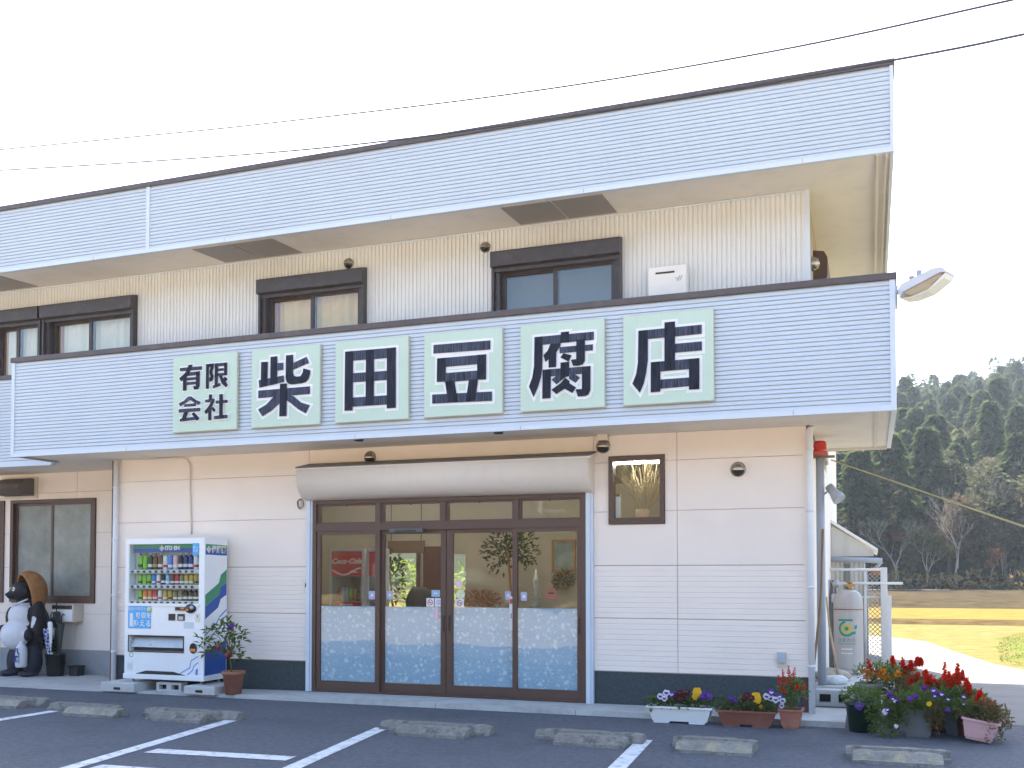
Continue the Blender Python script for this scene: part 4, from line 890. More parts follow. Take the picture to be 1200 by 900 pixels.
STOPS = [(-10.55, -9.45, -10.45, -9.55, 'low worn wheel stop with yellow chips, nearest the statue at the left edge', 1), (-9.12, -8.15, -8.62, -7.9, 'short worn wheel stop with yellow chips beside the leftmost white line', 1),
         (-7.75, -6.5, -7.46, -6.75, 'long grey wheel stop in front of the potted plant and vending machine', 0), (-4.76, -3.55, -4.45, -3.7, 'grey wheel stop in front of the left pair of glass doors, touching a white line', 0),
         (-3.08, -2.02, -2.80, -2.13, 'grey wheel stop in front of the rightmost glass door, touching a white line', 0), (-1.74, -.98, -1.66, -.99, 'short grey wheel stop in front of the white and brown planters', 1), (-.22, .62, -.16, .55, 'wheel stop at the bottom edge in front of the flower pots', 1)]
for i, (a, b, c, d, lb, wn) in enumerate(STOPS):
    yb = 9.24 + (.25 if i == 0 else 0); t = empty('wheel_stop', ((a+b)/2, yb, 0), lb, 'wheel stop', 'concrete wheel stops')
    kerb_mesh(a, b, yb-.09, yb+.11, .088, .09, i, 0).build('rear_kerb', [M['kerb'], M['kerb_worn']], t)
    kerb_mesh(c, d, yb-.38, yb-.10, .092, .11, i+20, wn).build('front_kerb', [M['kerb'], M['kerb_worn']], t)

# ================================================================== small wall fixtures that can be lifted off
t = empty('letter_box', (-12.0, 12.5, .9), 'white tray-like letter box with pale side on the wall beside the umbrella stand', 'letter box')
mb = MB(); mb.box(-12.27, -11.83, 12.38, 12.595, .855, 1.125); mb.build('body', M['pipe_cream'], t); mb = MB(); mb.box(-12.29, -11.84, 12.362, 12.3795, .86, 1.04); mb.build('front_flap', M['white'], t); mb = MB(); mb.box(-12.25, -11.86, 12.368, 12.3795, 1.055, 1.115); mb.build('slot', M['black'], t)
mb = MB(); mb.lathe([(0, 0), (.014, 0), (.014, .012), (0, .014)], (-12.06, 12.361, .885), 10, axis=(0, -1, 0)); mb.build('knob', M['steel'], t)
p = at(360, 688.5, WY-.02); t = empty('intercom', (p.x, WY-.02, p.z-.08), 'small grey intercom on the pale wall left of the glass doors', 'intercom')
mb = MB(); mb.box(p.x-.035, p.x+.035, WY-.035, WY-.005, p.z-.075, p.z+.075, bev=.005); mb.build('body', M['shutter'], t); mb = MB(); mb.box(p.x-.022, p.x+.022, WY-.038, WY-.0355, p.z+.005, p.z+.055); mb.build('speaker_grille', M['black'], t); mb = MB(); mb.box(p.x-.018, p.x+.018, WY-.038, WY-.0355, p.z-.055, p.z-.015); mb.build('call_button', M['white'], t)
p = at(916, 773, WY-.02); t = empty('outdoor_socket', (p.x, WY-.02, p.z-.1), 'small grey outdoor socket low on the wall above the red salvia', 'socket')
mb = MB(); mb.box(p.x-.05, p.x+.05, WY-.02, WY-.006, p.z-.09, p.z+.085); mb.build('back_plate', M['pipe_cream'], t); mb = MB(); mb.prism([(WY-.0205, p.z-.02), (WY-.075, p.z-.03), (WY-.07, p.z+.03), (WY-.045, p.z+.075), (WY-.0205, p.z+.08)], 'x', p.x-.042, p.x+.042); mb.build('cover', M['pipe_grey'], t)

# ================================================================== right-hand side: pole with beacon, gas cylinder, blocks, fence, lean-to shed
t = empty('beacon_pole', (-.53, 12.45, .25), 'blue-grey pole with a red warning beacon on its top behind the rain pipe', 'beacon pole')
M['red_lens'] = mat('red_beacon_lens', (.55, .015, .01), .15, .1, 8, coat=.4)
px0 = at(962.5, 700, 12.45).x
mb = MB(); mb.tube([(px0, 12.45, .25), (px0, 12.45, 3.0)], .05, 16); mb.build('pole', M['pipe_grey'], t)
mb = MB(); mb.box(px0-.12, px0+.17, 12.38, 12.52, 3.0, 3.015); mb.build('mounting_plate', mat('rusty_plate', (.22, .13, .08), .8, .3, 9), t)
pb = at(961, 540, 12.45).x
mb = MB(); mb.lathe([(0, 0), (.092, 0), (.092, .05), (.085, .055), (.0, .055)], (pb, 12.45, 3.016), 20); mb.build('beacon_base', mat('orange_red_base', (.5, .09, .04), .4), t)
mb = MB(); mb.lathe([(.078, .055), (.078, .15), (.07, .175), (.05, .183), (0, .185)], (pb, 12.45, 3.016), 20); mb.build('beacon_lens', M['red_lens'], t)
t = empty('spotlight', (-.42, 12.5, 2.45), 'small dark grey spotlight clamped to the side of the beacon pole', 'spotlight')
p = at(977, 577, 12.42); q = Vector((.55, -.3, -.75)).normalized()
mb = MB(); mb.lathe([(0, -.1), (.05, -.1), (.055, 0), (.075, .07), (.08, .12), (.07, .12), (.0, .10)], p, 16, axis=q); mb.build('lamp_head', M['pipe_grey'], t); mb = MB(); mb.tube([p-q*.06, (px0+.04, 12.45, p.z-.02)], .012, 6); mb.build('arm', M['steel'], t)
mb = MB(); mb.tube([at(951.5, 805, 12.3), at(962, 700, 12.35), at(964.5, 620, 12.39)], .014, 7); o = mb.build('bamboo_stick', mat('brown_bamboo', (.25, .15, .07), .6, .2, 8)); tag(o, 'thin brown stick leaning along the blue-grey beacon pole', 'stick')
mb = MB(); mb.tube([at(982, 790, 12.9), at(972, 735, 13.2)], .014, 7); mb.tube([at(972, 735, 13.2), at(968.5, 700, 13.4)], .012, 7); o = mb.build('wooden_stick', mat('pale_stick', (.45, .33, .2), .7, .2, 8)); tag(o, 'pale wooden stick leaning beside the gas cylinder', 'stick')
# steps and platform behind the slab corner
mb = MB(); mb.box(-.655, .10, 12.35, 15.2, -.05, .27, bev=.01); tag(mb.build('concrete_platform', M['block']), kind='structure')
hollow(-.62, -.20, 12.1, 12.34, .064, .25, 'hollow concrete block forming a step below the beacon pole')
# LPG cylinder
t = empty('gas_cylinder', (-.29, 13.95, .27), 'tall pale grey gas cylinder with a green and yellow round emblem', 'gas cylinder')
M['cyl'] = mat('cylinder_grey_paint', (.50, .46, .43), .5, .06, 3, streak=((.32, .22, .15), .25)); gx, gy, gz, gr = -.285, 13.95, .27, .188
mb = MB(); mb.lathe([(0, .06), (.15, .06), (.18, .08), (gr, .12), (gr, .95), (.178, 1.03), (.14, 1.09), (.08, 1.12), (0, 1.13)], (gx, gy, gz), 36); mb.build('tank', M['cyl'], t)
mb = MB(); mb.lathe([(.15, 0), (.165, 0), (.165, .085), (.15, .085)], (gx, gy, gz), 30); mb.build('foot_ring', M['cyl'], t)
M['brass'] = mat('brass_valve', (.42, .25, .10), .35, .1, metal=.8)
mb = MB(); mb.lathe([(0, 0), (.035, 0), (.035, .05), (.02, .06), (.02, .09), (.045, .092), (.045, .115), (0, .117)], (gx+.02, gy, gz+1.12), 14); mb.box(gx-.03, gx+.08, gy-.03, gy+.02, gz+1.17, gz+1.2); mb.build('valve', M['brass'], t)
mb = MB(); mb.lathe([(gr+.002, 0), (gr+.006, 0), (gr+.006, .012), (gr+.002, .012)], (gx, gy, gz+.86), 36); mb.build('chain_band', mat('rusty_band', (.30, .17, .09), .7, .2), t)
def curved(pts_fn, m, nm, par):      # flat marks wrapped on the drum
    mb = MB(); pts_fn(mb); return mb.build(nm, m, par, recalc=False)
a0 = math.atan2(-gy, -gx)-.12        # the side that faces the viewer
def drum(s, z, r=gr+.0015): a = a0 - s/gr*1.0; return (gx+r*cos(a+0), gy+r*sin(a), z)
def dring(cs, cz, r0, r1, m, nm, a1=0, a2=2*pi, lift=0):
    mb = MB(); n = 36
    for k in range(n):
        t1, t2 = a1+(a2-a1)*k/n, a1+(a2-a1)*(k+1)/n; mb.face([drum(-(cs+r*cos(t_)), cz+r*sin(t_), gr+.0015+lift) for r, t_ in ((r0, t1), (r1, t1), (r1, t2), (r0, t2))])
    return mb.build(nm, m, t, recalc=False)
M['em_green'] = mat('emblem_green', (.02, .28, .20), .5); M['em_yel'] = mat('emblem_yellow', (.62, .48, .10), .5)
ez = gz+.615
dring(0, ez, .075, .105, M['em_green'], 'emblem_ring', R(100), R(330)); dring(0, ez, .0, .028, M['em_green'], 'emblem_centre'); dring(0, ez, .028, .066, M['em_yel'], 'emblem_disc')
mb = MB(); n = 10
for k in range(n): s0, s1 = -.11+.19*k/n, -.11+.19*(k+1)/n; mb.face([drum(-s0, ez+.098), drum(-s1, ez+.098), drum(-s1, ez+.125), drum(-s0, ez+.125)])
for (s0, z0_, s1, z1_) in ((.10, -.01, .135, .05), (.08, -.08, .115, -.03)): mb.face([drum(-s0, ez+z0_), drum(-s1, ez+z0_+.01), drum(-s1, ez+z1_), drum(-s0, ez+z1_-.01)])
mb.build('emblem_stroke', M['em_green'], t, recalc=False)
def drum_text(body, size, z, m, nm):
    o = text(body, size, Vector((0, 0, 0)), None, m, nm, rot=(pi/2, 0, 0), depth=.0003)
    for v in o.data.vertices: v.co = Vector(drum(-v.co.x, z+v.co.z, gr+.002-v.co.y))-Vector(t.location)
    o.parent = t
drum_text('ひまわり', .062, gz+.46, M['em_green'], 'lettering'); drum_text('■■■■■■', .026, gz+.345, M['white_matt'], 'lettering'); drum_text('■■■ ■■■', .026, gz+.29, M['white_matt'], 'lettering')
mb = MB(); n = 14
for k in range(n): s0, s1 = -.12+.24*k/n, -.12+.24*(k+1)/n; mb.face([drum(-s0, gz+.412), drum(-s1, gz+.412), drum(-s1, gz+.418), drum(-s0, gz+.418)])
mb.build('emblem_line', M['em_green'], t, recalc=False)
# regulator board with hose
t = empty('gas_regulator', (-.6, 13.9, .3), 'dark gas regulator and hoses on a grey upright plate left of the cylinder', 'gas regulator')
x = at(977, 700, 13.9).x
mb = MB(); mb.box(x-.07, x+.03, 14.0, 14.03, .28, 1.52); mb.build('mounting_board', mat('grey_board', (.20, .20, .19), .7), t)
mb = MB(); mb.box(x-.03, x+.03, 13.9, 13.99, 1.22, 1.34, bev=.012); mb.lathe([(0, -.03), (.045, -.03), (.05, 0), (.045, .03), (0, .03)], (x+.03, 13.93, 1.47), 14, axis=(0, 1, 0)); mb.tube([(x, 13.94, 1.3), (x, 13.94, 1.45), (x-.05, 13.94, 1.53), (x-.06, 13.94, 1.3)], .012, 7); mb.tube([(x+.03, 13.93, 1.47), (x+.07, 13.93, 1.47), (x+.08, 13.93, 1.27), (x+.03, 13.93, 1.27)], .014, 7); mb.build('regulator', M['steel'], t)
mb = MB(); mb.tube([(x+.03, 13.92, 1.24), (x+.08, 13.9, 1.17), (x+.16, 13.9, 1.2), (gx-.02, 13.93, 1.30), (gx+.0, 13.95, 1.44)], .016, 8); mb.build('hose', M['black'], t)
# sacks on the platform
def sack(nm, c, r, m, lb, rz=0, seed=1):
    rng = random.Random(seed); mb = MB(); g = bmesh.ops.create_icosphere(mb.bm, subdivisions=3, radius=1)
    for v in g['verts']:
        d = v.co.copy(); k = 1+.10*sin(d.x*5+seed)*cos(d.y*4)+.06*sin(d.z*9+d.x*7+seed)
        p_ = Vector((d.x*r[0]*k, d.y*r[1]*k, max(d.z*r[2]*k, -r[2]*.62))); p_.rotate(Matrix.Rotation(rz, 3, 'Z')); v.co = p_+Vector(c)+Vector((0, 0, r[2]*.62))
    o = mb.build(nm, m, smooth=True); return tag(o, lb, 'sack')
sack('sack', (-.46, 13.0, .27), (.24, .12, .10), mat('beige_sack', (.42, .36, .28), .85, .2, 9, bump=.5, bscale=30), 'limp beige sack lying in front of the gas cylinder', .5, 2)
sack('plastic_bag', (-.42, 12.62, .27), (.16, .1, .07), mat('white_plastic_bag', (.66, .68, .67), .35, .15, 9, bump=.6, bscale=30), 'crumpled white plastic bag on the concrete platform edge', .2, 5)
# fence
t = empty('wire_fence', (.05, 18, 0), 'white pipe fence with chain-link mesh and two thick posts', 'fence')
M['fence_white'] = mat('white_fence_paint', (.70, .70, .69), .5, .05, 4)
def fx(u, y): return at(u, 700, y).x
yF = 18.0
for u0, u1, vt, yy_ in ((1032, 1040, 665, yF), (1039, 1044.5, 698, yF-.25)):
    mb = MB(); z = at(1035, vt, yy_).z; mb.box(fx(u0, yy_), fx(u1, yy_), yy_-.06, yy_+.06, -.02, z, bev=.008); mb.build('post', M['fence_white'], t)
mb = MB(); mb.tube([(fx(1014, yF), yF, 0), (fx(1014, yF), yF, at(1014, 668, yF).z)], .022, 8); mb.build('thin_post', M['fence_white'], t)
for v, ua, ub in ((667.5, 972, 1033), (683.5, 972, 1058)):
    mb = MB(); a, b = at(ua, v, yF-.03), at(ub, v, yF-.03); mb.tube([(a.x, yF-.08, a.z), (b.x, yF-.08, b.z)], .022, 8); mb.build('rail', M['fence_white'], t)
mb = MB(); a, b = at(1000, 700, yF), at(1033, 700, yF); mb.tube([(a.x, yF, a.z), (b.x, yF, b.z)], .018, 8); mb.build('rail', M['fence_white'], t)
mb = MB(); xa, xb, za, zb = fx(1017, yF), fx(1032, yF), .15, at(1020, 672, yF).z; st = .075
for s in (1, -1):
    c = -40
    while c < 60:
        pts = []
        # segment of z = s*(x-xa) + za + c*st inside the panel
        x1_, x2_ = xa, xb; z1_, z2_ = za+c*st, za+c*st+s*(xb-xa)
        t0, t1 = 0, 1
        for zc, lo in ((za, 1), (zb, 0)):
            pass
        dz = z2_-z1_
        ta, tb = sorted(((za-z1_)/dz, (zb-z1_)/dz)); ta, tb = max(0, ta), min(1, tb)
        if ta < tb: mb.tube([(x1_+(x2_-x1_)*ta, yF+.004*s, z1_+dz*ta), (x1_+(x2_-x1_)*tb, yF+.004*s, z1_+dz*tb)], .005, 4)
        c += 1
mb.build('chain_link_mesh', M['steel'], t)
# lean-to shed against the rear of the shop
t = empty('lean_to_shed', (-.3, 19.2, 0), 'white corrugated lean-to shed with sloping roof behind the gas cylinder', 'shed')
M['shed_wall'] = mat('shed_corrugated', (.62, .60, .54), .6, .06, 2, streak=((.4, .36, .3), .25)); sy = 18.6
A = lambda u, v, y=sy: at(u, v, y)
xr, zr = A(1026, 645).x, A(1026, 645).z; xt, zt_ = -.655, A(973, 613).z
mb = MB(); mb.strip(rib_v(sy, xt, A(1013, 660).x, .08, .02), 'z', -.02, A(1000, 656).z); mb.box(A(1013, 660).x-.03, A(1013, 660).x, sy+.021, sy+3, -.02, 1.9); mb.build('wall', M['shed_wall'], t)
mb = MB(); n = 9; zg = A(1000, 651).z
pr = [(xt, zg), (xr-.03, zg), (xr-.03, zr-.02), (xt, zt_-.04)]; mb.prism(pr, 'y', sy+.01, sy+.06); mb.box(xt, xr-.03, sy-.03, sy+.0095, zg-.015, zg+.02); mb.build('gable_panel', M['shed_wall'], t)
mb = MB(); d = Vector((xr-xt, 0, zr-zt_)); mb.prism([(xt, zt_), (xr+.04, zr-.025), (xr+.04, zr+.03), (xt, zt_+.055)], 'y', sy-.05, sy+3.2); mb.build('roof', M['white'], t)
mb = MB(); a, b = A(975, 657, sy-.2), A(1034, 657, sy-.2); mb.tube([(xt, sy-.15, a.z+.03), (b.x, sy-.15, b.z)], .05, 10); mb.build('gutter', M['pipe_grey'], t)
mb = MB(); mb.tube([(b.x-.02, sy-.15, b.z-.02), (b.x-.1, sy-.1, b.z-.12), (A(1015, 690).x, sy-.03, b.z-.2), (A(1015, 690).x, sy-.03, .1)], .035, 9); mb.box(b.x-.19, b.x-.03, sy-.12, sy-.02, b.z-.24, b.z-.10, 1); mb.build('downpipe', [M['pipe_grey'], M['wood']], t)
mb = MB(); mb.box(A(990, 680).x, A(996, 680).x, sy-.03, sy-.005, 1.25, 1.8); mb.build('window', M['frosted'], t)

# overhead wires
M['wire'] = mat('grey_wire', (.05, .05, .055), .6, .1)
def wire(pts, r, lb):
    mb = MB(); P = []
    Q = [pts[0]*2-pts[1]]+list(pts)+[pts[-1]*2-pts[-2]]
    for i in range(1, len(Q)-2):
        for k in range(10):
            t = k/10; a_, b_, c_, d_ = Q[i-1:i+3]; P.append(.5*(2*b_+(c_-a_)*t+(2*a_-5*b_+4*c_-d_)*t*t+(3*b_-3*c_+d_-a_)*t**3))
    P.append(pts[-1]); mb.tube(P, [r*(1+.55*k/len(P)) for k in range(len(P))], 5); return tag(mb.build('overhead_wire', M['wire']), lb, 'wire', 'overhead wires')
wire([at(1290, -24, 7.2), at(1185, 0, 7.6), at(900, 61, 8.5), at(600, 110, 9.6), at(300, 146, 11), at(160, 160, 12), at(-60, 181, 13.6)], .0078, 'upper thin dark wire passing clear above the roof')
wire([at(1290, 21, 7.0), at(1200, 40, 7.3), at(1054, 69, 7.8), at(700, 130.5, 9.0), at(400, 171, 10.2), at(160, 190, 11.5), at(-60, 203, 12.9)], .0080, 'lower thin dark wire crossing the roof coping')
o = wire([at(974, 539, 14.2), at(1050, 565, 13.3), at(1130, 593, 12.4), at(1215, 622, 11.5), at(1330, 661, 10.5)], .009, 'yellowish wire sloping down across the wooded hill'); o.data.materials.clear(); o.data.materials.append(mat('yellow_wire', (.40, .36, .16), .6))
# ================================================================== inside the shop, seen through the glass
mb = MB(); mb.box(-10.2, -.75, 11.62, 16.89, .0, .05); mb.build('floor', M['interior_floor'], shop)
mb = MB(); mb.box(-10.2, -.75, 11.62, 16.89, 3.05, 3.12); mb.build('ceiling', M['interior'], shop)
mb = MB()
for r in sub(sub([(-10.2, -.75, 0.051, 3.049)], (-8.05, -7.28, .8, 2.0)), (-6.66, -6.40, .9, 1.95)): mb.box(r[0], r[1], 15.4, 15.5, r[2], r[3])
mb.box(-2.0, -1.9, 11.62, 15.39, .051, 3.049); mb.build('inner_wall', M['interior'], shop)
# the rear wall of the shop is open behind the window and the back door
mb = MB(); frame(mb, -8.10, -7.23, .75, 2.05, 15.36, 15.52, .06); mb.build('rear_window_frame', M['bronze'], shop)
mb = MB(); mb.box(-7.15, -6.72, 15.34, 15.39, .06, 2.08); mb.build('rear_door', mat('dark_red_wood', (.10, .035, .02), .5, .2, 3), shop)
M['tube'] = emit('fluorescent_tube', (1.0, .96, .86), 15)
for x, y, L in ((-6.3, 13.2, 1.2), (-4.3, 13.2, 1.2), (-2.58, 11.95, 1.1), (-7.9, 13.6, 1.2)):
    t = empty('ceiling_light', (x, y, 2.7), {-6.3: 'fluorescent ceiling light above the left glass doors inside the shop', -4.3: 'fluorescent ceiling light above the right glass doors inside the shop', -2.58: 'white fluorescent light seen at the top of the small window', -7.9: 'fluorescent ceiling light at the far left inside the shop'}[x], 'ceiling light', 'shop ceiling lights')
    mb = MB(); mb.box(x-L/2, x+L/2, y-.06, y+.06, 3.0, 3.048); mb.build('fitting', M['white'], t)
    mb = MB(); mb.tube([(x-L/2+.03, y, 2.97), (x+L/2-.03, y, 2.97)], .016, 8); mb.build('tube', M['tube'], t)
# drinks coolers with red headers
M['cooler'] = mat('cooler_grey_enamel', (.50, .51, .52), .4, .03); M['coke_red'] = mat('header_red', (.52, .012, .02), .4, .04)
def cooler(x0, x1, y, lb, words, dp=.6):
    t = empty('drinks_cooler', ((x0+x1)/2, y, .05), lb, 'drinks cooler', 'drinks coolers inside the shop'); h = 1.98
    mb = MB(); frame(mb, x0, x1, .06, h, y, y+.05, .045); mb.box(x0, x1, y+.051, y+dp, .06, .1); mb.box(x0, x1, y+.051, y+dp, h-.04, h); mb.box(x0, x0+.03, y+.051, y+dp, .1, h-.04); mb.box(x1-.03, x1, y+.051, y+dp, .1, h-.04); mb.box(x0+.03, x1-.03, y+dp-.03, y+dp, .1, h-.04); mb.build('cabinet', M['cooler'], t)
    mb = MB(); mb.box(x0+.046, x1-.046, y-.01, y+.02, h-.40, h-.05); hd = mb.build('header', M['coke_red'], t)
    if words:
        text('Coca‑Cola', .105, Vector(((x0+x1)/2, y-.012, h-.19)), hd, M['white_matt'], shear=.35, bold=.003, sx=1.08)
        text('Coke', .055, Vector((x1-.17, y-.012, h-.34)), hd, M['white_matt'], shear=.2)
        mb = MB(); P = [(x0+.05+i/16*(x1-x0-.1), h-.335+.05*sin(i/16*5.2+2.6)) for i in range(17)]
        for i in range(16): mb.face([(P[i][0], y-.0115, P[i][1]-.012), (P[i+1][0], y-.0115, P[i+1][1]-.012), (P[i+1][0], y-.0115, P[i+1][1]+.008), (P[i][0], y-.0115, P[i][1]+.008)])
        mb.build('wave_band', M['white_matt'], hd)
        mb = MB(); mb.box(x0+.046, x1-.046, y-.006, y+.01, h-.86, h-.78); st = mb.build('strip_label', M['coke_red'], t); text('■■■■■■■', .032, Vector(((x0+x1)/2, y-.009, h-.82)), st, M['white_matt'], depth=.0005)
    mb = MB(); mb.box(x0+.045, x1-.045, y+.02, y+.024, .11, h-.41); mb.build('glass_door', M['glass'], t)
    for z in (.5, .85, 1.2):
        mb = MB(); mb.box(x0+.031, x1-.031, y+.06, y+dp-.04, z, z+.012); mb.build('shelf', M['cooler'], t)
        for i in range(7):
            x = x0+.1+i*(x1-x0-.2)/6; mb = MB(); mb.lathe([(0, 0), (.033, 0), (.035, .12), (.015, .17), (.015, .2), (0, .2)], (x, y+.12, z+.013), 9); mb.build('bottle', M['d_'+random.Random(i+int(z*9)).choice(['gd', 'br', 'g', 'w', 'rd', 'or'])], t)
a, b = at(386, 650, 12.75), at(427, 650, 12.75); cooler(a.x, b.x, 12.75, 'glass-door drinks cooler with red lettered header behind the left door', True)
a, b = at(429.5, 650, 12.85), at(447, 650, 12.85); cooler(a.x, b.x, 12.85, 'second drinks cooler with a plain red header, half hidden by the door stile', False, .25)
# counter, plants, ornament, pictures
t = empty('shop_counter', (-4.2, 13.5, .05), 'low brown display counter inside behind the right glass doors', 'counter')
mb = MB(); mb.box(-5.3, -3.0, 13.1, 13.7, .06, .98); mb.build('counter_body', M['wood'], t); mb = MB(); mb.box(-5.35, -2.95, 13.05, 13.75, .981, 1.03); mb.build('counter_top', M['interior_floor'], t)
def foliage(bm, c, r, n, L, W, rng, out=1.0, mi=0, zmin=-.4):
    c = Vector(c)
    for _ in range(n):
        d = rdir(rng, zmin); rr = rng.random()**.4
        p = c + Vector((d.x*r[0], d.y*r[1], d.z*r[2]))*rr
        dd = (d*out + rdir(rng)*.9 + Vector((0, 0, .25))).normalized(); leaf(bm, p, dd, Vector((0, 0, 1)), L*rng.uniform(.6, 1.2), W*rng.uniform(.6, 1.2), mi)
M['dried'] = leafmat('dried_flower', (.35, .12, .06), (.45, .32, .15), .2); M['dk_leaf'] = leafmat('dark_house_leaf', (.03, .06, .02), (.09, .13, .04), .25)
rng = random.Random(11)
c = at(562, 697, 13.3); t = empty('dried_flower_basket', (c.x, 13.3, 1.03), 'basket of brown and pink dried flowers on the shop counter', 'basket')
mb = MB(); mb.lathe([(0, 0), (.15, 0), (.2, .1), (.19, .1), (0, .04)], (c.x, 13.3, 1.031), 18); mb.build('basket', M['wood'], t)
mb = MB(); foliage(mb.bm, (c.x, 13.3, 1.2), (.36, .2, .16), 320, .07, .05, rng); mb.build('dried_flowers', M['dried'], t, recalc=False)
c = at(458, 688, 13.4); t = empty('house_plant', (c.x, 13.4, .05), 'thin leafy house plant beside the coolers inside the shop', 'plant')
mb = MB(); mb.lathe([(0, 0), (.12, 0), (.16, .28), (.14, .28), (0, .2)], (c.x, 13.4, .052), 16); mb.build('pot', M['white_matt'], t)
mb = MB(); mb.tube([(c.x, 13.4, .25), (c.x+.04, 13.4, 1.0), (c.x-.02, 13.4, 1.7)], .015, 6); foliage(mb.bm, (c.x, 13.4, 1.5), (.2, .2, .45), 170, .11, .06, rng, mi=1); mb.build('stem_and_leaves', [M['wood'], M['dk_leaf']], t, recalc=False)
c = at(590, 655, 13.6); t = empty('potted_tree', (c.x, 13.6, .05), 'tall potted tree with sparse leaves seen through the third door', 'plant')
mb = MB(); mb.lathe([(0, 0), (.16, 0), (.2, .3), (.18, .3), (0, .2)], (c.x, 13.9, .052), 16); mb.build('pot', M['black'], t)
mb = MB(); mb.tube([(c.x, 13.9, .25), (c.x+.03, 13.9, 1.1), (c.x-.05, 13.9, 2.0)], .02, 6); foliage(mb.bm, (c.x, 13.9, 1.95), (.42, .3, .42), 420, .10, .05, rng, mi=1); mb.build('stem_and_leaves', [M['wood'], M['dk_leaf']], t, recalc=False)
c = at(628, 690, 13.3); t = empty('pagoda_ornament', (c.x, 13.3, 1.03), 'slim ivory pagoda ornament on the counter behind the rightmost door', 'ornament')
mb = MB(); pr = [(0, 0), (.07, 0), (.07, .03)]
for k in range(4): z = .05+k*.12; pr += [(.045, z), (.045, z+.07), (.075-.008*k, z+.075), (.03, z+.11)]
pr += [(.02, .58), (0, .66)]; mb.lathe(pr, (c.x, 13.3, 1.031), 12); mb.build('tower', M['ivory'], t)
mb = MB(); mb.lathe([(0, 0), (.1, 0), (.1, .02), (0, .02)], (c.x, 13.3, 1.0305), 14); mb.build('base', M['interior_floor'], t)
c = at(659, 651, 15.3); t = empty('picture', (c.x, 15.38, c.z), 'framed picture hanging on the rear shop wall', 'picture'); mb = MB(); frame(mb, c.x-.2, c.x+.2, c.z-.26, c.z+.26, 15.355, 15.395, .035); mb.build('frame', M['wood'], t); mb = MB(); mb.box(c.x-.165, c.x+.165, 15.375, 15.39, c.z-.225, c.z+.225); mb.build('print', mat('faded_print', (.20, .26, .24), .6, .5, 6), t)
c = at(660, 682, 15.3); t = empty('wreath', (c.x, 15.3, c.z), 'dark dried wreath hanging under the framed picture', 'wreath'); mb = MB(); foliage(mb.bm, (c.x, 15.32, c.z), (.16, .05, .18), 120, .09, .04, rng); mb.build('twigs', M['dk_leaf'], t, recalc=False)
mb = MB(); mb.lathe([(.12, -.015), (.135, 0), (.12, .015), (.105, 0), (.12, -.015)], (c.x, 15.33, c.z), 20, axis=(0, -1, 0)); mb.build('hoop', M['wood'], t)
c = at(492, 702, 13.0); o = sack('dark_bag', (c.x, 13.0, .95), (.22, .16, .30), M['dark'], 'round black bag on a stool behind the second door', 0, 4)
t = empty('stool', (c.x, 13.0, .05), 'plain stool under the black bag inside the shop', 'stool'); mb = MB(); mb.box(c.x-.2, c.x+.2, 12.82, 13.18, .90, .948); mb.build('seat', M['wood'], t)
for sx in (-1, 1):
    for sy_ in (-1, 1): mb = MB(); mb.box(c.x+sx*.17-.02, c.x+sx*.17+.02, 13+sy_*.15-.02, 13+sy_*.15+.02, .052, .899); mb.build('leg', M['wood'], t)
a, b = at(455, 634, 13.9), at(497, 648, 13.9); t = empty('hanging_board', ((a.x+b.x)/2, 13.9, b.z), 'brown wooden name board hung high behind the second door', 'sign'); mb = MB(); mb.box(a.x, b.x, 13.88, 13.92, b.z, a.z); mb.build('plank', mat('dark_brown_board', (.12, .07, .04), .6, .25, 5), t)
mb = MB()
for xx in (a.x+.05, b.x-.05): mb.tube([(xx, 13.9, a.z), (xx, 13.9, 3.049)], .006, 5)
mb.build('hanging_cord', M['dark'], t)
# vase and box on the sill of the small window
a = at(724, 607, 11.64); t = empty('tall_container', (a.x, 11.64, 2.2), 'tall pale container at the left of the small window sill', 'container'); mb = MB(); mb.box(a.x-.03, a.x+.03, 11.62, 11.68, 2.20, 2.53, bev=.004); mb.build('carton', M['white_matt'], t); mb = MB(); mb.box(a.x-.032, a.x+.032, 11.618, 11.682, 2.531, 2.56); mb.build('cap', M['wood'], t)
a = at(753, 606, 11.64); t = empty('tan_pot', (a.x, 11.64, 2.2), 'tan round pot of dry twigs on the small window sill', 'pot'); mb = MB(); mb.lathe([(0, 0), (.07, 0), (.09, .06), (.085, .17), (.07, .17), (0, .1)], (a.x, 11.66, 2.2), 18); mb.build('vessel', mat('tan_clay', (.50, .32, .18), .7), t)
mb = MB(); rng = random.Random(5)
for k in range(120):
    d = Vector((rng.uniform(-.6, .75), rng.uniform(-.05, .7), 1)).normalized(); p = Vector((a.x, 11.68, 2.32)); L = rng.uniform(.3, .8); q = p+d*L*.6+Vector((rng.uniform(-.04, .04), .02, 0)); e_ = p+d*L+Vector((rng.uniform(-.1, .1), .03, 0)); mb.tube([p, q, e_], [.0045, .004, .0025], 4, cap=False)
    for _ in range(2): g = p.lerp(e_, rng.uniform(.4, .9)); mb.tube([g, g+d*.12+Vector((rng.uniform(-.07, .07), 0, rng.uniform(0, .05)))], .0015, 3, cap=False)
mb.build('twigs', mat('straw_twig', (.42, .34, .2), .8, .2), t, recalc=False)
mb = MB(); mb.box(-3.05, -2.1, 11.60, 11.80, 2.17, 2.199); mb.build('window_sill', M['interior'], shop)

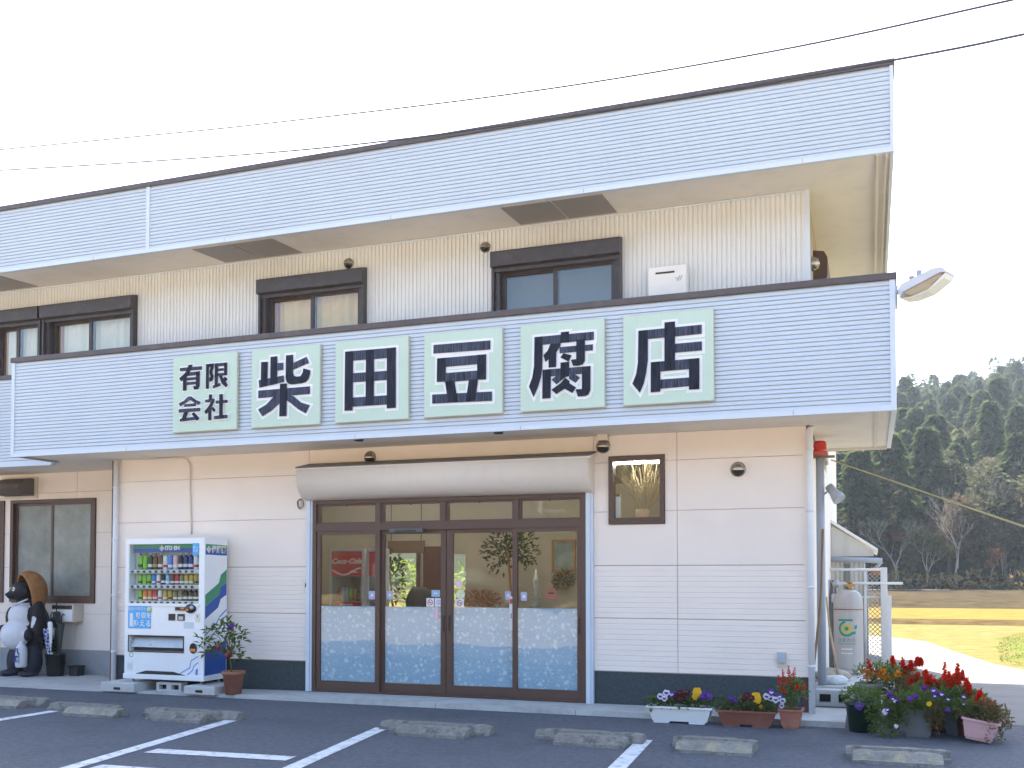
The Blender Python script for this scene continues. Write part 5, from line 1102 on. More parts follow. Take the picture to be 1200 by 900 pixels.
# ================================================================== raccoon-dog statue, umbrella stand, pot
def fuse(name, balls, voxel, parent, mats, pick, smooth_it=6):
    mb = MB()
    for c, r in balls: mb.ball(c, r, 20)
    me = bpy.data.meshes.new(name); mb.bm.to_mesh(me); mb.bm.free(); o = bpy.data.objects.new(name, me); col.objects.link(o)
    md = o.modifiers.new('r', 'REMESH'); md.mode = 'VOXEL'; md.voxel_size = voxel; s = o.modifiers.new('s', 'SMOOTH'); s.iterations = smooth_it; s.factor = .5
    dg = bpy.context.evaluated_depsgraph_get(); m2 = bpy.data.meshes.new_from_object(o.evaluated_get(dg)); bpy.data.objects.remove(o)
    off = Vector((0, 0, 0)); q = parent
    while q: off += q.location; q = q.parent
    m2.materials.clear()
    for m in mats: m2.materials.append(m)
    for p in m2.polygons: p.use_smooth = True; p.material_index = pick(p.center)
    o = bpy.data.objects.new(name, m2); col.objects.link(o)
    m2.transform(Matrix.Translation(-off)); o.parent = parent
    return o
SX, SY = -12.55, 12.12
st = empty('raccoon_dog_statue', (SX, SY, .012), 'dark standing raccoon dog statue with white belly and orange straw hat', 'statue')
M['tan_dark'] = mat('statue_dark_glaze', (.012, .011, .012), .5, .35, 6, spec=.3, stain=((.07, .05, .04), .4, 7)); M['tan_blue'] = mat('statue_blue_black_glaze', (.022, .026, .042), .5, .4, 5, spec=.3, stain=((.06, .045, .035), .4, 5)); M['tan_white'] = mat('statue_white_glaze', (.62, .62, .66), .45, .06, 4, stain=((.42, .36, .30), .35, 5)); M['straw'] = mat('straw_hat_brown', (.34, .15, .045), .7, .3, 9, bump=.5, bscale=40)
def S(x, y, z): return Vector((SX+x, SY+y, z))
balls = [(S(-.15, 0, .24), (.145, .15, .26)), (S(.15, .02, .24), (.15, .15, .26)), (S(-.2, -.1, .06), (.13, .17, .055)), (S(.17, -.08, .06), (.13, .17, .055)), (S(-.03, -.09, .66), (.28, .25, .25)), (S(-.0, -.05, .95), (.22, .19, .22)), (S(.08, .10, .75), (.28, .22, .42)),
         (S(.02, .0, 1.2), (.15, .15, .12)), (S(.0, -.05, 1.34), (.19, .18, .165)), (S(-.09, -.16, 1.28), (.09, .09, .075)), (S(-.125, -.235, 1.29), (.032, .032, .028)), (S(.13, -.13, 1.34), (.055, .035, .065)),
         (S(.25, .02, 1.0), (.10, .12, .2)), (S(.29, -.03, .78), (.09, .1, .16)), (S(.24, -.16, .66), (.08, .09, .09)), (S(-.24, -.02, .92), (.09, .1, .18)), (S(-.33, -.08, .74), (.13, .08, .075)), (S(-.44, -.14, .69), (.07, .07, .06)), (S(.0, .22, .3), (.12, .1, .2))]
def pick(c):
    x, y, z = c.x-SX, c.y-SY, c.z
    if ((x+.03)/.27)**2+((z-.66)/.235)**2 < 1 and y < -.12: return 1
    if abs(x) < .19-.25*max(0, z-1.0) and .8 < z < 1.16 and y < -.04: return 1
    if z < .5: return 2
    if ((x-.27)/.05)**2+((z-.86)/.09)**2 < 1 and y < 0: return 1
    return 0
fuse('body', balls, .0105, st, [M['tan_dark'], M['tan_white'], M['tan_blue']], pick, 14)
mb = MB(); c = S(.03, .05, 1.33); g = bmesh.ops.create_uvsphere(mb.bm, u_segments=40, v_segments=28, radius=1); fd = Vector((-.42, -.88, -.30)).normalized(); dead = []
for f in mb.bm.faces:
    d = f.calc_center_median().normalized()
    pass
bmesh.ops.bisect_plane(mb.bm, geom=mb.bm.verts[:]+mb.bm.edges[:]+mb.bm.faces[:], plane_co=fd*.24, plane_no=fd, clear_outer=True)
bmesh.ops.bisect_plane(mb.bm, geom=mb.bm.verts[:]+mb.bm.edges[:]+mb.bm.faces[:], plane_co=(0, 0, -.72), plane_no=(0, 0, -1), clear_outer=True)
for v in mb.bm.verts: v.co = Vector((v.co.x*.27, v.co.y*.27, v.co.z*(.33 if v.co.z > 0 else .42)))+c
r = bmesh.ops.solidify(mb.bm, geom=mb.bm.faces[:], thickness=.03); mb.build('straw_hat', M['straw'], st, smooth=True)
mb = MB(); mb.tube([S(-.17+.36*i/12, -.13-.07*sin(pi*i/12), 1.17-.05*sin(pi*i/12)+.05*i/12) for i in range(13)], .014, 7); mb.build('hat_cord', M['tan_white'], st)
for i, (dx, dy, dz) in enumerate(((-.135, -.165, 1.37), (-.005, -.225, 1.375))):
    mb = MB(); n_ = Vector((-.45+.4*i, -.85, .1)).normalized(); mb.lathe([(.0, .012), (.014, .011), (.030, .006), (.034, 0)], S(dx, dy, dz), 16, 0, axis=n_); mb.lathe([(0, .017), (.010, .016), (.015, .0125)], S(dx, dy, dz), 12, 1, axis=n_); mb.build('eye', [M['ivory'], M['dark']], st)
fl = mb = MB(); c = S(.19, -.24, .37); mb.lathe([(0, -.2), (.075, -.2), (.085, -.17), (.088, 0), (.08, .1), (.05, .15), (.03, .17), (.035, .2), (0, .2)], c, 18); fk = mb.build('sake_flask', M['tan_white'], st)
text('八\n通', .12, c+Vector((-.005, -.092, -.02)), fk, M['d_nv'], rot=(pi/2, 0, 0), depth=.004, bold=.004)
mb = MB(); a = S(-.43, -.2, .03); mb.box(a.x-.12, a.x+.13, a.y-.03, a.y+.03, .05, .66, bev=.02); pb_ = mb.build('passbook', M['tan_white'], st); text('帳', .17, Vector((a.x+.03, a.y-.034, .48)), pb_, M['vm_green'], depth=.002, bold=.003); text('丁', .12, Vector((a.x+.03, a.y-.034, .18)), pb_, M['vm_green'], depth=.002)
# umbrella stand
ux, uy = at(65, 790, 12.25).x, 12.25
t = empty('umbrella_stand', (ux, uy, .012), 'tall black bucket used as umbrella stand right of the statue', 'umbrella stand')
mb = MB(); mb.lathe([(0, .0), (.125, .0), (.15, .33), (.158, .33), (.158, .35), (.142, .35), (.115, .03), (0, .03)], (ux, uy, .013), 24); mb.build('bucket', M['black'], t); mb = MB(); mb.lathe([(.134, .18), (.1425, .18), (.1445, .2), (.136, .2)], (ux, uy, .013), 24); mb.build('rib_band', M['dark'], t)
M['check'] = None
m = bpy.data.materials.new('blue_white_check_cloth'); m.use_nodes = True; n = m.node_tree.nodes; l = m.node_tree.links; ck = n.new('ShaderNodeTexChecker'); ck.inputs['Scale'].default_value = 24; ck.inputs[1].default_value = (.02, .05, .25, 1); ck.inputs[2].default_value = (.7, .72, .78, 1); tc = n.new('ShaderNodeTexCoord'); mp = n.new('ShaderNodeMapping'); mp.inputs['Rotation'].default_value = (.3, .6, .4); l.new(tc.outputs['Object'], mp.inputs[0]); l.new(mp.outputs[0], ck.inputs[0]); l.new(ck.outputs[0], n['Principled BSDF'].inputs['Base Color']); M['check'] = m
def umbrella(base, top, m, lb, rr=.06, flap=None, seed=1):
    base, top = Vector(base), Vector(top); d = (top-base).normalized(); L = (top-base).length
    t = empty('umbrella', base, lb, 'umbrella', 'folded umbrellas in the black stand'); mb = MB(); n_ = 24; rings = []
    q = Vector((0, 0, 1)).rotation_difference(d)
    for h, r in ((.0, .01), (.15, .25), (.45, .6), (.75, .95), (.84, 1.0), (.87, .8)):
        rings.append([mb.bm.verts.new(base + q @ Vector((rr*r*(1+.16*sin(4*2*pi*k/n_+seed+h*7))*cos(2*pi*k/n_), rr*r*(1+.16*sin(4*2*pi*k/n_+seed+h*7))*sin(2*pi*k/n_), L*h))) for k in range(n_)])
    for i in range(len(rings)-1):
        for k in range(n_): mb.bm.faces.new((rings[i][k], rings[i][(k+1) % n_], rings[i+1][(k+1) % n_], rings[i+1][k]))
    mb.build('canopy', m, t)
    if flap:
        mb = MB(); v = [Vector(p) for p in flap]; f = mb.face(v); bmesh.ops.solidify(mb.bm, geom=[f], thickness=.008); mb.build('loose_panel', m, t)
    mb = MB(); mb.tube([base+d*L*.85, base+d*L*1.0, base+d*L*1.04+Vector((.02, 0, 0)), base+d*L*1.02+Vector((.05, 0, 0))], .009, 7); mb.build('handle', M['black'], t); return t
uP = lambda u, v, y=12.16: at(u, v, y)
umbrella((ux+.03, uy+.02, .08), (ux-.03, uy+.03, 1.16), mat('dark_olive_cloth', (.035, .04, .035), .7, .2), 'dark olive folded umbrella, tallest in the black stand', .055)
umbrella((ux+.06, uy-.02, .08), (ux+.12, uy-.01, .95), mat('dark_green_cloth', (.03, .04, .035), .6, .2), 'dark grey-green folded umbrella at the right of the stand', .05, seed=3)
umbrella((ux-.02, uy-.05, .1), (ux-.10, uy-.09, .86), M['check'], 'blue and white checked umbrella hanging half open from the stand', .07, [uP(48, 752), uP(54, 743), uP(61, 738), uP(64, 750), uP(66, 764), uP(56, 765)], 2)
umbrella((ux-.01, uy-.06, .1), (ux-.02, uy-.085, .98), M['white_matt'], 'white folded umbrella with a pointed flap in the stand', .045, [uP(60, 721), uP(66.5, 733), uP(57, 742)], 5)
a = at(90, 793, 12.4); t = empty('black_pot', (a.x, 12.4, .012), 'small empty square black pot by the grey wall base', 'pot'); mb = MB(); 
mb.prism([(a.x-.075, .013), (a.x+.075, .013), (a.x+.09, .15), (a.x-.09, .15)], 'y', 12.32, 12.47); mb.build('pot_body', M['black'], t); mb = MB(); frame(mb, a.x-.1, a.x+.1, .1505, .165, 12.31, 12.48, .02); mb.build('rim', M['dark'], t)

# ================================================================== planters and flowers
M['terracotta'] = mat('terracotta', (.33, .125, .08), .75, .12, 6, bump=.2, stain=((.45, .28, .22), .3, 6)); M['brown_plastic'] = mat('brown_plastic', (.22, .075, .05), .5, .08, 5, stain=((.3, .16, .12), .3, 6)); M['soil'] = mat('potting_soil', (.03, .022, .016), .95, .4, 20, bump=1, bscale=60)
M['leaf'] = leafmat('garden_leaf', (.05, .105, .022), (.17, .23, .06), .4); M['leaf_lt'] = leafmat('light_leaf', (.09, .17, .03), (.24, .30, .07), .4); M['leaf_dry'] = leafmat('dry_leaf', (.10, .09, .03), (.25, .17, .07), .35)
M['f_red'] = leafmat('red_petal', (.72, .02, .012), (.88, .085, .03), .45); M['f_orange'] = leafmat('orange_petal', (.75, .22, .01), (.8, .38, .03), .35); M['f_purple'] = leafmat('purple_petal', (.05, .012, .16), (.17, .05, .38), .3); M['f_white'] = leafmat('white_petal', (.70, .68, .76), (.78, .76, .82), .3); M['f_yellow'] = leafmat('yellow_petal', (.80, .42, .01), (.85, .55, .02), .35); M['f_maroon'] = leafmat('maroon_petal', (.045, .004, .008), (.10, .01, .015), .2)
M['stem'] = mat('green_stem', (.08, .12, .03), .7, .2)
def trough(t, x0, x1, y0, y1, z0, z1, m, tp=.045, lip=.018):
    mb = MB(); A = [(x0+tp, y0+tp*.6), (x1-tp, y0+tp*.6), (x1-tp, y1-tp*.6), (x0+tp, y1-tp*.6)]; B = [(x0, y0), (x1, y0), (x1, y1), (x0, y1)]
    vb = [mb.bm.verts.new((*p, z0+.022)) for p in A]; vt = [mb.bm.verts.new((*p, z1-.02)) for p in B]
    for i in range(4): mb.bm.faces.new((vb[i], vb[(i+1) % 4], vt[(i+1) % 4], vt[i]))
    mb.bm.faces.new(vb[::-1])
    for sx in (0, 1):
        xa = x0+tp+.01 if sx == 0 else x1-tp-.19
        if x1-x0 > .4: mb.prism([(xa, z0), (xa+.16, z0), (xa+.18, z0+.0215), (xa, z0+.0215)], 'y', y0+tp*.6+.004, y1-tp*.6-.004)
        elif sx == 0: mb.box(x0+tp+.01, x1-tp-.01, y0+tp, y1-tp, z0, z0+.0215)
    L_ = lip; frs = sub([(x0-L_, x1+L_, y0-L_, y1+L_)], (x0+.008, x1-.008, y0+.008, y1-.008))
    for r in frs: mb.box(r[0], r[1], r[2], r[3], z1-.0195, z1)
    mb.build('trough', m, t, recalc=True); mb = MB(); mb.box(x0+.009, x1-.009, y0+.009, y1-.009, z1-.045, z1-.022); mb.build('soil', M['soil'], t)
def pansy(t, c, face, r, petal, centre, rng):
    mb = MB(); c = Vector(c); n_ = Vector(face).normalized(); q = Vector((0, 0, 1)).rotation_difference(n_)
    for k, (ang, s) in enumerate(((90-32, 1.0), (90+32, 1.0), (180+8, .95), (-8, .95), (270, 1.15))):
        a = R(ang); pc = Vector((cos(a)*r*.55, sin(a)*r*.55, .002*k)); vs = []
        for j in range(9):
            b = 2*pi*j/9; rr = r*.58*s*(1+.06*sin(3*b+k)); vs.append(mb.bm.verts.new(c+q @ (pc+Vector((cos(b)*rr, sin(b)*rr, .006*cos(2*b))))))
        mb.bm.faces.new(vs).material_index = 1 if (centre is not None and k == 4 and False) else 0
    if centre:
        for k, ang in enumerate((270, 200, -20)):
            a = R(ang); vs = [mb.bm.verts.new(c+q @ Vector((cos(a)*r*.34+cos(2*pi*j/8)*r*.30, sin(a)*r*.34+sin(2*pi*j/8)*r*.30, .013+.001*k))) for j in range(8)]; mb.bm.faces.new(vs).material_index = 1
    vs = [mb.bm.verts.new(c+q @ Vector((cos(2*pi*j/8)*r*.10, sin(2*pi*j/8)*r*.10, .018))) for j in range(8)]; mb.bm.faces.new(vs).material_index = 2
    return mb.build('flower', [M[petal], M[centre or petal], M['f_yellow']], t, recalc=False)
def pansy_planter(x0, x1, y0, y1, z0, z1, m, lb, flowers, seed):
    t = empty('pansy_planter', ((x0+x1)/2, (y0+y1)/2, z0), lb, 'planter', 'planters along the wall'); trough(t, x0, x1, y0, y1, z0, z1, m); rng = random.Random(seed); mb = MB()
    for k in range(7): foliage(mb.bm, (x0+(x1-x0)*(k+.5)/7, (y0+y1)/2-.01, z1+.03), (.09, .11, .075), 60, .06, .034, rng, zmin=-.3)
    mb.build('foliage', M['leaf'], t, recalc=False)
    for u, v, r, pe, ce in flowers:
        p = at(u, v, y0+rng.uniform(-.02, .06)); pansy(t, p, (rng.uniform(-.3, .3), -1, rng.uniform(.15, .6)), r, pe, ce, rng)
W_, P_, Y_, K_ = 'f_white', 'f_purple', 'f_yellow', 'f_maroon'
pansy_planter(-2.27, -1.60, 10.58, 10.80, 0, .18, M['white_matt'], 'white plastic trough of purple, white, maroon and yellow pansies',
    [(774, 816, .034, W_, P_), (781, 812, .036, W_, P_), (779, 818.5, .032, W_, P_), (787, 814, .034, P_, W_), (792, 816, .034, K_, None), (797, 812, .036, K_, None), (802, 815, .036, K_, None), (806, 811, .034, K_, None), (796, 819, .032, K_, None), (817, 811, .048, Y_, None), (815, 816.5, .036, Y_, None), (826, 813, .034, P_, None), (831, 816, .034, P_, None), (823, 817, .03, P_, None)], 1)
pansy_planter(-1.53, -.94, 10.58, 10.80, 0, .17, M['brown_plastic'], 'brown plastic trough of maroon, yellow and purple-white pansies',
    [(856, 819, .03, P_, None), (862, 821, .03, P_, None), (875, 815, .036, K_, None), (880, 818, .036, K_, None), (872, 819, .03, K_, None), (886, 817, .05, Y_, None), (889, 821, .03, Y_, None), (892, 828, .022, Y_, None), (898, 816, .032, W_, P_), (904, 811, .034, P_, W_), (903, 818, .034, W_, P_), (909, 820, .034, W_, P_), (914, 816, .032, P_, W_), (917, 821, .03, W_, P_), (916, 827, .026, W_, P_)], 2)
def spike(t, base, top, r, m, rng, n=70, frm=.42):
    base, top = Vector(base), Vector(top); mb = MB(); mb.tube([base, base.lerp(top, .5)+Vector((rng.uniform(-.015, .015), 0, 0)), top], [.004, .0035, .002], 5, 0, cap=False)
    for k in range(n):
        s = frm+(1-frm)*k/n; p = base.lerp(top, s); d = rdir(rng, -.5); d.z *= .5; d.normalize(); rr = r*(1-.55*(s-frm)/(1-frm)); leaf(mb.bm, p, (d+Vector((0, 0, .25))), Vector((0, 0, 1)), rr*rng.uniform(.7, 1.2), rr*.55, 1, .5)
    return mb.build('flower_spike', [M['stem'], m], t, recalc=False)
def leafy(t, c, r, n, L, W, m, rng, stems=0, base=None, name='foliage'):
    mb = MB()
    for k in range(stems): d = rdir(rng, .1); mb.tube([Vector(base), Vector(base).lerp(Vector(c), .5)+Vector((d.x*r[0]*.3, d.y*r[1]*.3, 0)), Vector(c)+Vector((d.x*r[0]*.8, d.y*r[1]*.8, d.z*r[2]*.8))], [.006, .005, .003], 5, 0, cap=False)
    foliage(mb.bm, c, r, n, L, W, rng, mi=1); return mb.build(name, [M['stem'], m], t, recalc=False)
# square brown pot of red salvia by the rain pipe
rng = random.Random(21)
t = empty('salvia_pot', (-.79, 10.70, 0), 'square terracotta pot of red salvia beside the white rain pipe', 'flower pot', 'planters along the wall'); trough(t, -.905, -.675, 10.60, 10.83, 0, .20, M['terracotta'], .03, .012)
leafy(t, (-.78, 10.7, .36), (.15, .1, .17), 190, .055, .03, M['leaf_lt'], rng, 7, (-.79, 10.71, .17))
for u, v in ((912, 796), (914, 806), (918, 812), (921, 800), (926, 797), (929, 805), (935, 806), (943, 807), (917, 789), (931, 787), (924, 785)):
    p = at(u, v-5, 10.66); spike(t, (-.79+(p.x+.79)*.4, 10.70, .22), p, .036, M['f_red'], rng, 34, .72)
# terracotta pot by the vending machine: sweet-pepper-like plant with dark leaves and red fruit
a = at(273.5, 811, 10.93); t = empty('potted_plant', (a.x, 10.93, .04), 'leafy plant with red fruit in a terracotta pot beside the vending machine', 'plant')
mb = MB(); mb.lathe([(0, 0), (.10, 0), (.135, .255), (.148, .258), (.15, .30), (.132, .30), (.125, .26), (0, .25)], (a.x, 10.93, .042), 28); mb.build('pot', M['terracotta'], t); mb = MB(); mb.lathe([(0, .27), (.128, .268)], (a.x, 10.93, .042), 20); mb.build('soil', M['soil'], t)
rng = random.Random(8); mb = MB(); b0 = Vector((a.x-.03, 10.93, .31)); mb.tube([b0, b0+Vector((-.02, 0, .15)), b0+Vector((-.08, 0, .3))], [.012, .01, .008], 7)
for u, v in ((240, 752), (250, 742), (262, 738), (270, 735), (278, 742), (282, 750), (246, 765), (258, 760), (275, 765), (281, 772), (266, 750)):
    p = at(u, v, 10.88+rng.uniform(-.08, .1)); mb.tube([b0+Vector((-.05, 0, .2)), (b0+Vector((-.05, 0, .25))).lerp(p, .6)+Vector((0, 0, .05)), p], [.006, .005, .003], 5, cap=False)
    foliage(mb.bm, p, (.10, .09, .09), 19, .10, .05, rng, mi=1)
mb.build('stem_and_leaves', [M['stem'], mat_leaf if False else M['leaf']], t, recalc=False)
for u, v in ((256, 757), (267, 768), (269, 764)):
    p = at(u, v, 10.80); mb = MB(); mb.lathe([(0, -.05), (.025, -.045), (.034, -.01), (.03, .025), (.01, .035), (0, .035)], p, 12); mb.tube([p+Vector((0, 0, .034)), p+Vector((.01, 0, .06))], .004, 5, 1); mb.build('fruit', [mat('dull_red_fruit', (.20, .03, .02), .3), M['stem']], t)
p = at(271, 734, 10.84); pansy(t, p, (.2, -1, .4), .04, 'f_purple', None, rng)
# the crowd of pots at the corner
def round_pot(t, c, r, h, m, n=26):
    mb = MB(); mb.lathe([(0, 0), (r*.78, 0), (r, h*.88), (r*1.08, h*.9), (r*1.09, h), (r*.97, h), (r*.92, h*.85), (0, h*.84)], c, n); mb.build('pot', m, t); mb = MB(); mb.lathe([(0, h*.9), (r*.93, h*.89)], c, 18); mb.build('soil', M['soil'], t)
M['dk_green'] = mat('dark_green_plastic', (.008, .03, .02), .4, .08); M['grey_pot'] = mat('grey_stone_pot', (.22, .21, .19), .85, .2, 8, bump=.4); M['grey_trough'] = mat('grey_trough', (.14, .14, .145), .7, .15, 6); M['blue_trough'] = mat('blue_grey_trough', (.10, .13, .16), .6, .1); M['pink'] = mat('pink_planter_plastic', (.62, .36, .36), .5, .08, 5, stain=((.4, .25, .22), .4, 6))
GR = 'flower pots crowded at the corner'
rng = random.Random(31)
a = at(1011, 857, 10.72); t = empty('petunia_pot', (a.x, 10.72, 0), 'dark green round pot with pale foliage and one violet petunia', 'flower pot', GR); round_pot(t, (a.x, 10.72, 0), .165, .30, M['dk_green'])
leafy(t, (a.x, 10.70, .36), (.21, .17, .09), 340, .05, .026, M['leaf_lt'], rng, 6, (a.x, 10.72, .27)); pansy(t, at(1007, 827, 10.55), (-.1, -1, .3), .042, 'f_purple', None, rng)
a = at(1018, 812, 11.7); t = empty('marigold_pot', (a.x, 11.7, 0), 'grey stone bowl of orange marigolds beside the gas cylinder', 'flower pot', GR); round_pot(t, (a.x, 11.7, .004), .135, .39, M['grey_pot'])
leafy(t, (a.x+.10, 11.7, .50), (.26, .18, .13), 330, .055, .026, M['leaf_lt'], rng, 9, (a.x, 11.7, .36))
for u, v in ((1013, 788), (1019, 790), (1017, 795), (1030, 793), (1040, 796), (1052, 790), (1034, 787)):
    p = at(u, v, 11.55+rng.uniform(-.05, .1)); mb = MB(); foliage(mb.bm, p, (.03, .03, .025), 40, .035, .03, rng); mb.build('flower', M['f_orange'], t, recalc=False)
for u, v in ((1017, 772), (1034, 784), (1020, 780)): p = at(u, v, 11.6); spike(t, (a.x+.03, 11.68, .42), p, .05, M['f_red'], rng, 40, .6)
def salvia(x, y, lb, spikes, zleaf, rleaf, seed, lf='leaf', fl='f_red', potr=.14):
    rng = random.Random(seed); t = empty('salvia_plant', (x, y, 0), lb, 'flower pot', GR); round_pot(t, (x, y, .004), potr, .24, M['brown_plastic'])
    leafy(t, (x, y+.05, zleaf-.05), rleaf, int(1900*rleaf[0]*rleaf[2]*6)+120, .055, .028, M[lf], rng, 10, (x, y, .2))
    for u, v0, v1, r in spikes:
        top = at(u, v0, y-.03); bot = at(u, v1, y-.03); b = bot.lerp(Vector((x, y, .25)), .55); L1 = (top-bot).length; L2 = (bot-b).length
        spike(t, bot+Vector((0, 0, -.03)), top, r*1.05, M[fl], rng, 210, .03)
        mb = MB()
    return t
P1 = lambda u, y: at(u, 800, y).x
salvia(P1(1052, 11.9), 11.9, 'red salvia at the back left of the pots, next to the marigolds', [(1046, 769, 779, .05), (1058, 771, 800, .055), (1062, 780, 797, .055), (1053, 785, 790, .04), (1067, 774, 784, .05), (1075, 770, 778, .05), (1079, 771, 776, .045)], .40, (.27, .2, .24), 41)
salvia(P1(1076, 11.5), 11.5, 'red salvia in the middle of the pots with loose short blooms', [(1070, 792, 802, .05), (1076, 788, 798, .05), (1085, 785, 792, .045), (1067, 795, 800, .04)], .36, (.26, .2, .22), 42, 'leaf_dry')
salvia(P1(1093, 11.0), 11.0, 'red salvia with broad dense blooms in the centre of the crowd', [(1090, 792, 814, .065), (1094, 796, 812, .065), (1098, 798, 808, .05), (1087, 790, 800, .05)], .36, (.24, .2, .2), 43)
salvia(P1(1113, 10.95), 10.95, 'red salvia with the tallest upright flame-like spikes', [(1107, 776, 812, .05), (1112, 788, 815, .06), (1118, 790, 812, .055), (1122, 778, 800, .05), (1128, 785, 795, .035), (1116, 797, 810, .05)], .36, (.24, .2, .22), 44)
salvia(P1(1133, 10.8), 10.8, 'red salvia with one thick spike left of the dry foliage', [(1133, 795, 820, .06), (1135, 800, 818, .06)], .33, (.22, .18, .18), 45, 'leaf')
salvia(P1(1150, 10.6), 10.6, 'orange-red salvia on the far right above the dry foliage', [(1148, 810, 826, .06), (1161, 822, 828, .045)], .27, (.24, .18, .16), 46, 'leaf_dry', 'f_red')
x0, x1 = at(1058, 850, 10.5).x, at(1093, 850, 10.5).x
t = empty('trough_planter', ((x0+x1)/2, 10.6, 0), 'grey rectangular trough overgrown with purple and white petunias', 'planter', GR); trough(t, x0, x1, 10.48, 10.74, 0, .27, M['grey_trough'], .02, .015); rng = random.Random(51)
for c, r, k in ((at(1040, 838, 10.5), (.2, .14, .17), 420), (at(1062, 828, 10.52), (.22, .15, .14), 420), (at(1085, 825, 10.52), (.2, .15, .14), 330), (at(1036, 855, 10.42), (.13, .1, .1), 160), (at(1096, 845, 10.42), (.07, .08, .18), 150)): leafy(t, c, r, k, .055, .026, M['leaf'] if k != 150 else M['leaf_dry'], rng, 6, ((x0+x1)/2, 10.6, .22))
for u, v, pe in ((1043, 813, P_), (1046, 819, P_), (1041, 816, P_), (1051, 821, P_), (1066, 819, P_), (1073, 816, P_), (1083, 806, P_), (1094, 809, P_), (1098, 813, P_), (1103, 814, P_), (1096, 816, P_), (1040, 832, P_), (1037, 834, W_), (1050, 851, W_), (1048, 821, W_), (1111, 820, P_), (1129, 817, P_), (1129, 825, P_), (1111, 832, P_), (1089, 825, 'f_yellow')):
    pansy(t, at(u, v, 10.34), (rng.uniform(-.4, .4), -1, rng.uniform(.1, .6)), rng.uniform(.017, .027), pe, W_ if pe == P_ and rng.random() < .3 else None, rng)
x0, x1 = at(1106, 850, 10.75).x, at(1132, 850, 10.75).x
t = empty('trough_planter', ((x0+x1)/2, 10.8, 0), 'blue-grey trough half hidden behind the pink planter', 'planter', GR); trough(t, x0, x1, 10.72, 10.94, 0, .22, M['blue_trough'], .02, .015); leafy(t, ((x0+x1)/2-.03, 10.75, .33), (.24, .15, .13), 460, .055, .028, M['leaf'], rng, 8, ((x0+x1)/2, 10.83, .2))
c = at(1146, 860, 10.32); t = empty('pink_planter', (c.x, 10.35, 0), 'tilted pink planter spilling dry brown-green foliage', 'planter', GR); trough(t, c.x-.15, c.x+.16, 10.27, 10.46, 0, .20, M['pink'], .035, .014)
for ch in t.children: ch.rotation_euler = (0, R(9), R(-8)); ch.location.z += .025
for cc, r, k, ml in ((at(1145, 835, 10.4), (.2, .13, .13), 330, 'leaf_dry'), (at(1165, 843, 10.35), (.16, .13, .13), 260, 'leaf_dry'), (at(1130, 832, 10.4), (.15, .12, .1), 200, 'leaf'), (at(1165, 862, 10.3), (.07, .08, .09), 60, 'leaf_dry')): leafy(t, cc, r, k, .05, .024, M[ml], rng, 7, (c.x, 10.37, .2))
# ================================================================== wooded hill, far trees
M['hill'] = mat('hill_soil', (.035, .040, .022), .95, .4, .15, spec=0.0, bump=.5, bscale=2)
def hz(x, y):
    t = max(0, (y-80))/140; s = min(1, t)
    ridge = 32.4 + .22*(max(-40, min(60, x))-10)+.8*sin(x*.23)
    return .3 + ridge*(s**.9 if s > 0 else 0) + 1.2*sin(x*.19+y*.13)*min(1, t*4)
bm = bmesh.new(); NX, NY = 70, 44; V = []
for j in range(NY+1):
    y = 78+j*6
    row = []
    for i in range(NX+1): x = -150+i*5; row.append(bm.verts.new((x, y, hz(x, y) if y < 235 else hz(x, 235)-(y-235)*.25)))
    V.append(row)
for j in range(NY):
    for i in range(NX): f = bm.faces.new((V[j][i], V[j][i+1], V[j+1][i+1], V[j+1][i])); f.smooth = True
me = bpy.data.meshes.new('hill'); bm.to_mesh(me); bm.free(); me.materials.append(M['hill']); o = bpy.data.objects.new('hill', me); col.objects.link(o); tag(o, kind='structure')
M['cedar'] = leafmat('cedar_foliage', (.018, .034, .016), (.10, .13, .048), .42, .8); M['cypress'] = leafmat('cypress_foliage', (.035, .050, .020), (.16, .165, .07), .42, .8); M['bark'] = mat('bark', (.10, .075, .055), .9, .3, 4); M['pale_bark'] = mat('pale_bark', (.30, .26, .21), .9, .2, 4)
M['russet'] = leafmat('russet_leaf', (.16, .06, .03), (.26, .13, .05), .35); M['olive'] = leafmat('olive_leaf', (.07, .08, .03), (.16, .15, .06), .35); M['limeleaf'] = leafmat('pale_bush_leaf', (.13, .16, .06), (.28, .28, .12), .4)
def conifer(name, H, Rb, m, seed, n=1700):
    rng = random.Random(seed); mb = MB(); mb.tube([(0, 0, -1), (0, 0, H*.5), (0, 0, H)], [H*.022, H*.014, H*.003], 6, 0)
    lean = Vector((rng.uniform(-.03, .03), rng.uniform(-.03, .03), 0)); lumps = [(rng.uniform(0, 6.28), rng.uniform(.15, .95), rng.uniform(.6, 1.45)) for _ in range(18)]
    for _ in range(n):
        s = rng.random()**.8; z = H*(.14+.86*s); prof = (1-s**1.7)**.62*(.6+.4*min(1, s*4)); a = rng.uniform(0, 2*pi); rr = Rb*prof
        for la, lz, lk in lumps:
            da = abs((a-la+pi) % (2*pi)-pi)
            if da < .6 and abs(s-lz) < .12: rr *= lk
        rad = rr*rng.random()**.3; p = Vector((cos(a)*rad, sin(a)*rad, z-rad*.18))+lean*z
        d = Vector((cos(a), sin(a), rng.uniform(-.55, .1)))+rdir(rng)*.35; sz = H*rng.uniform(.022, .055); leaf(mb.bm, p, d, Vector((0, 0, 1)), sz*1.5, sz*.9, 1, .35)
    return mb, m
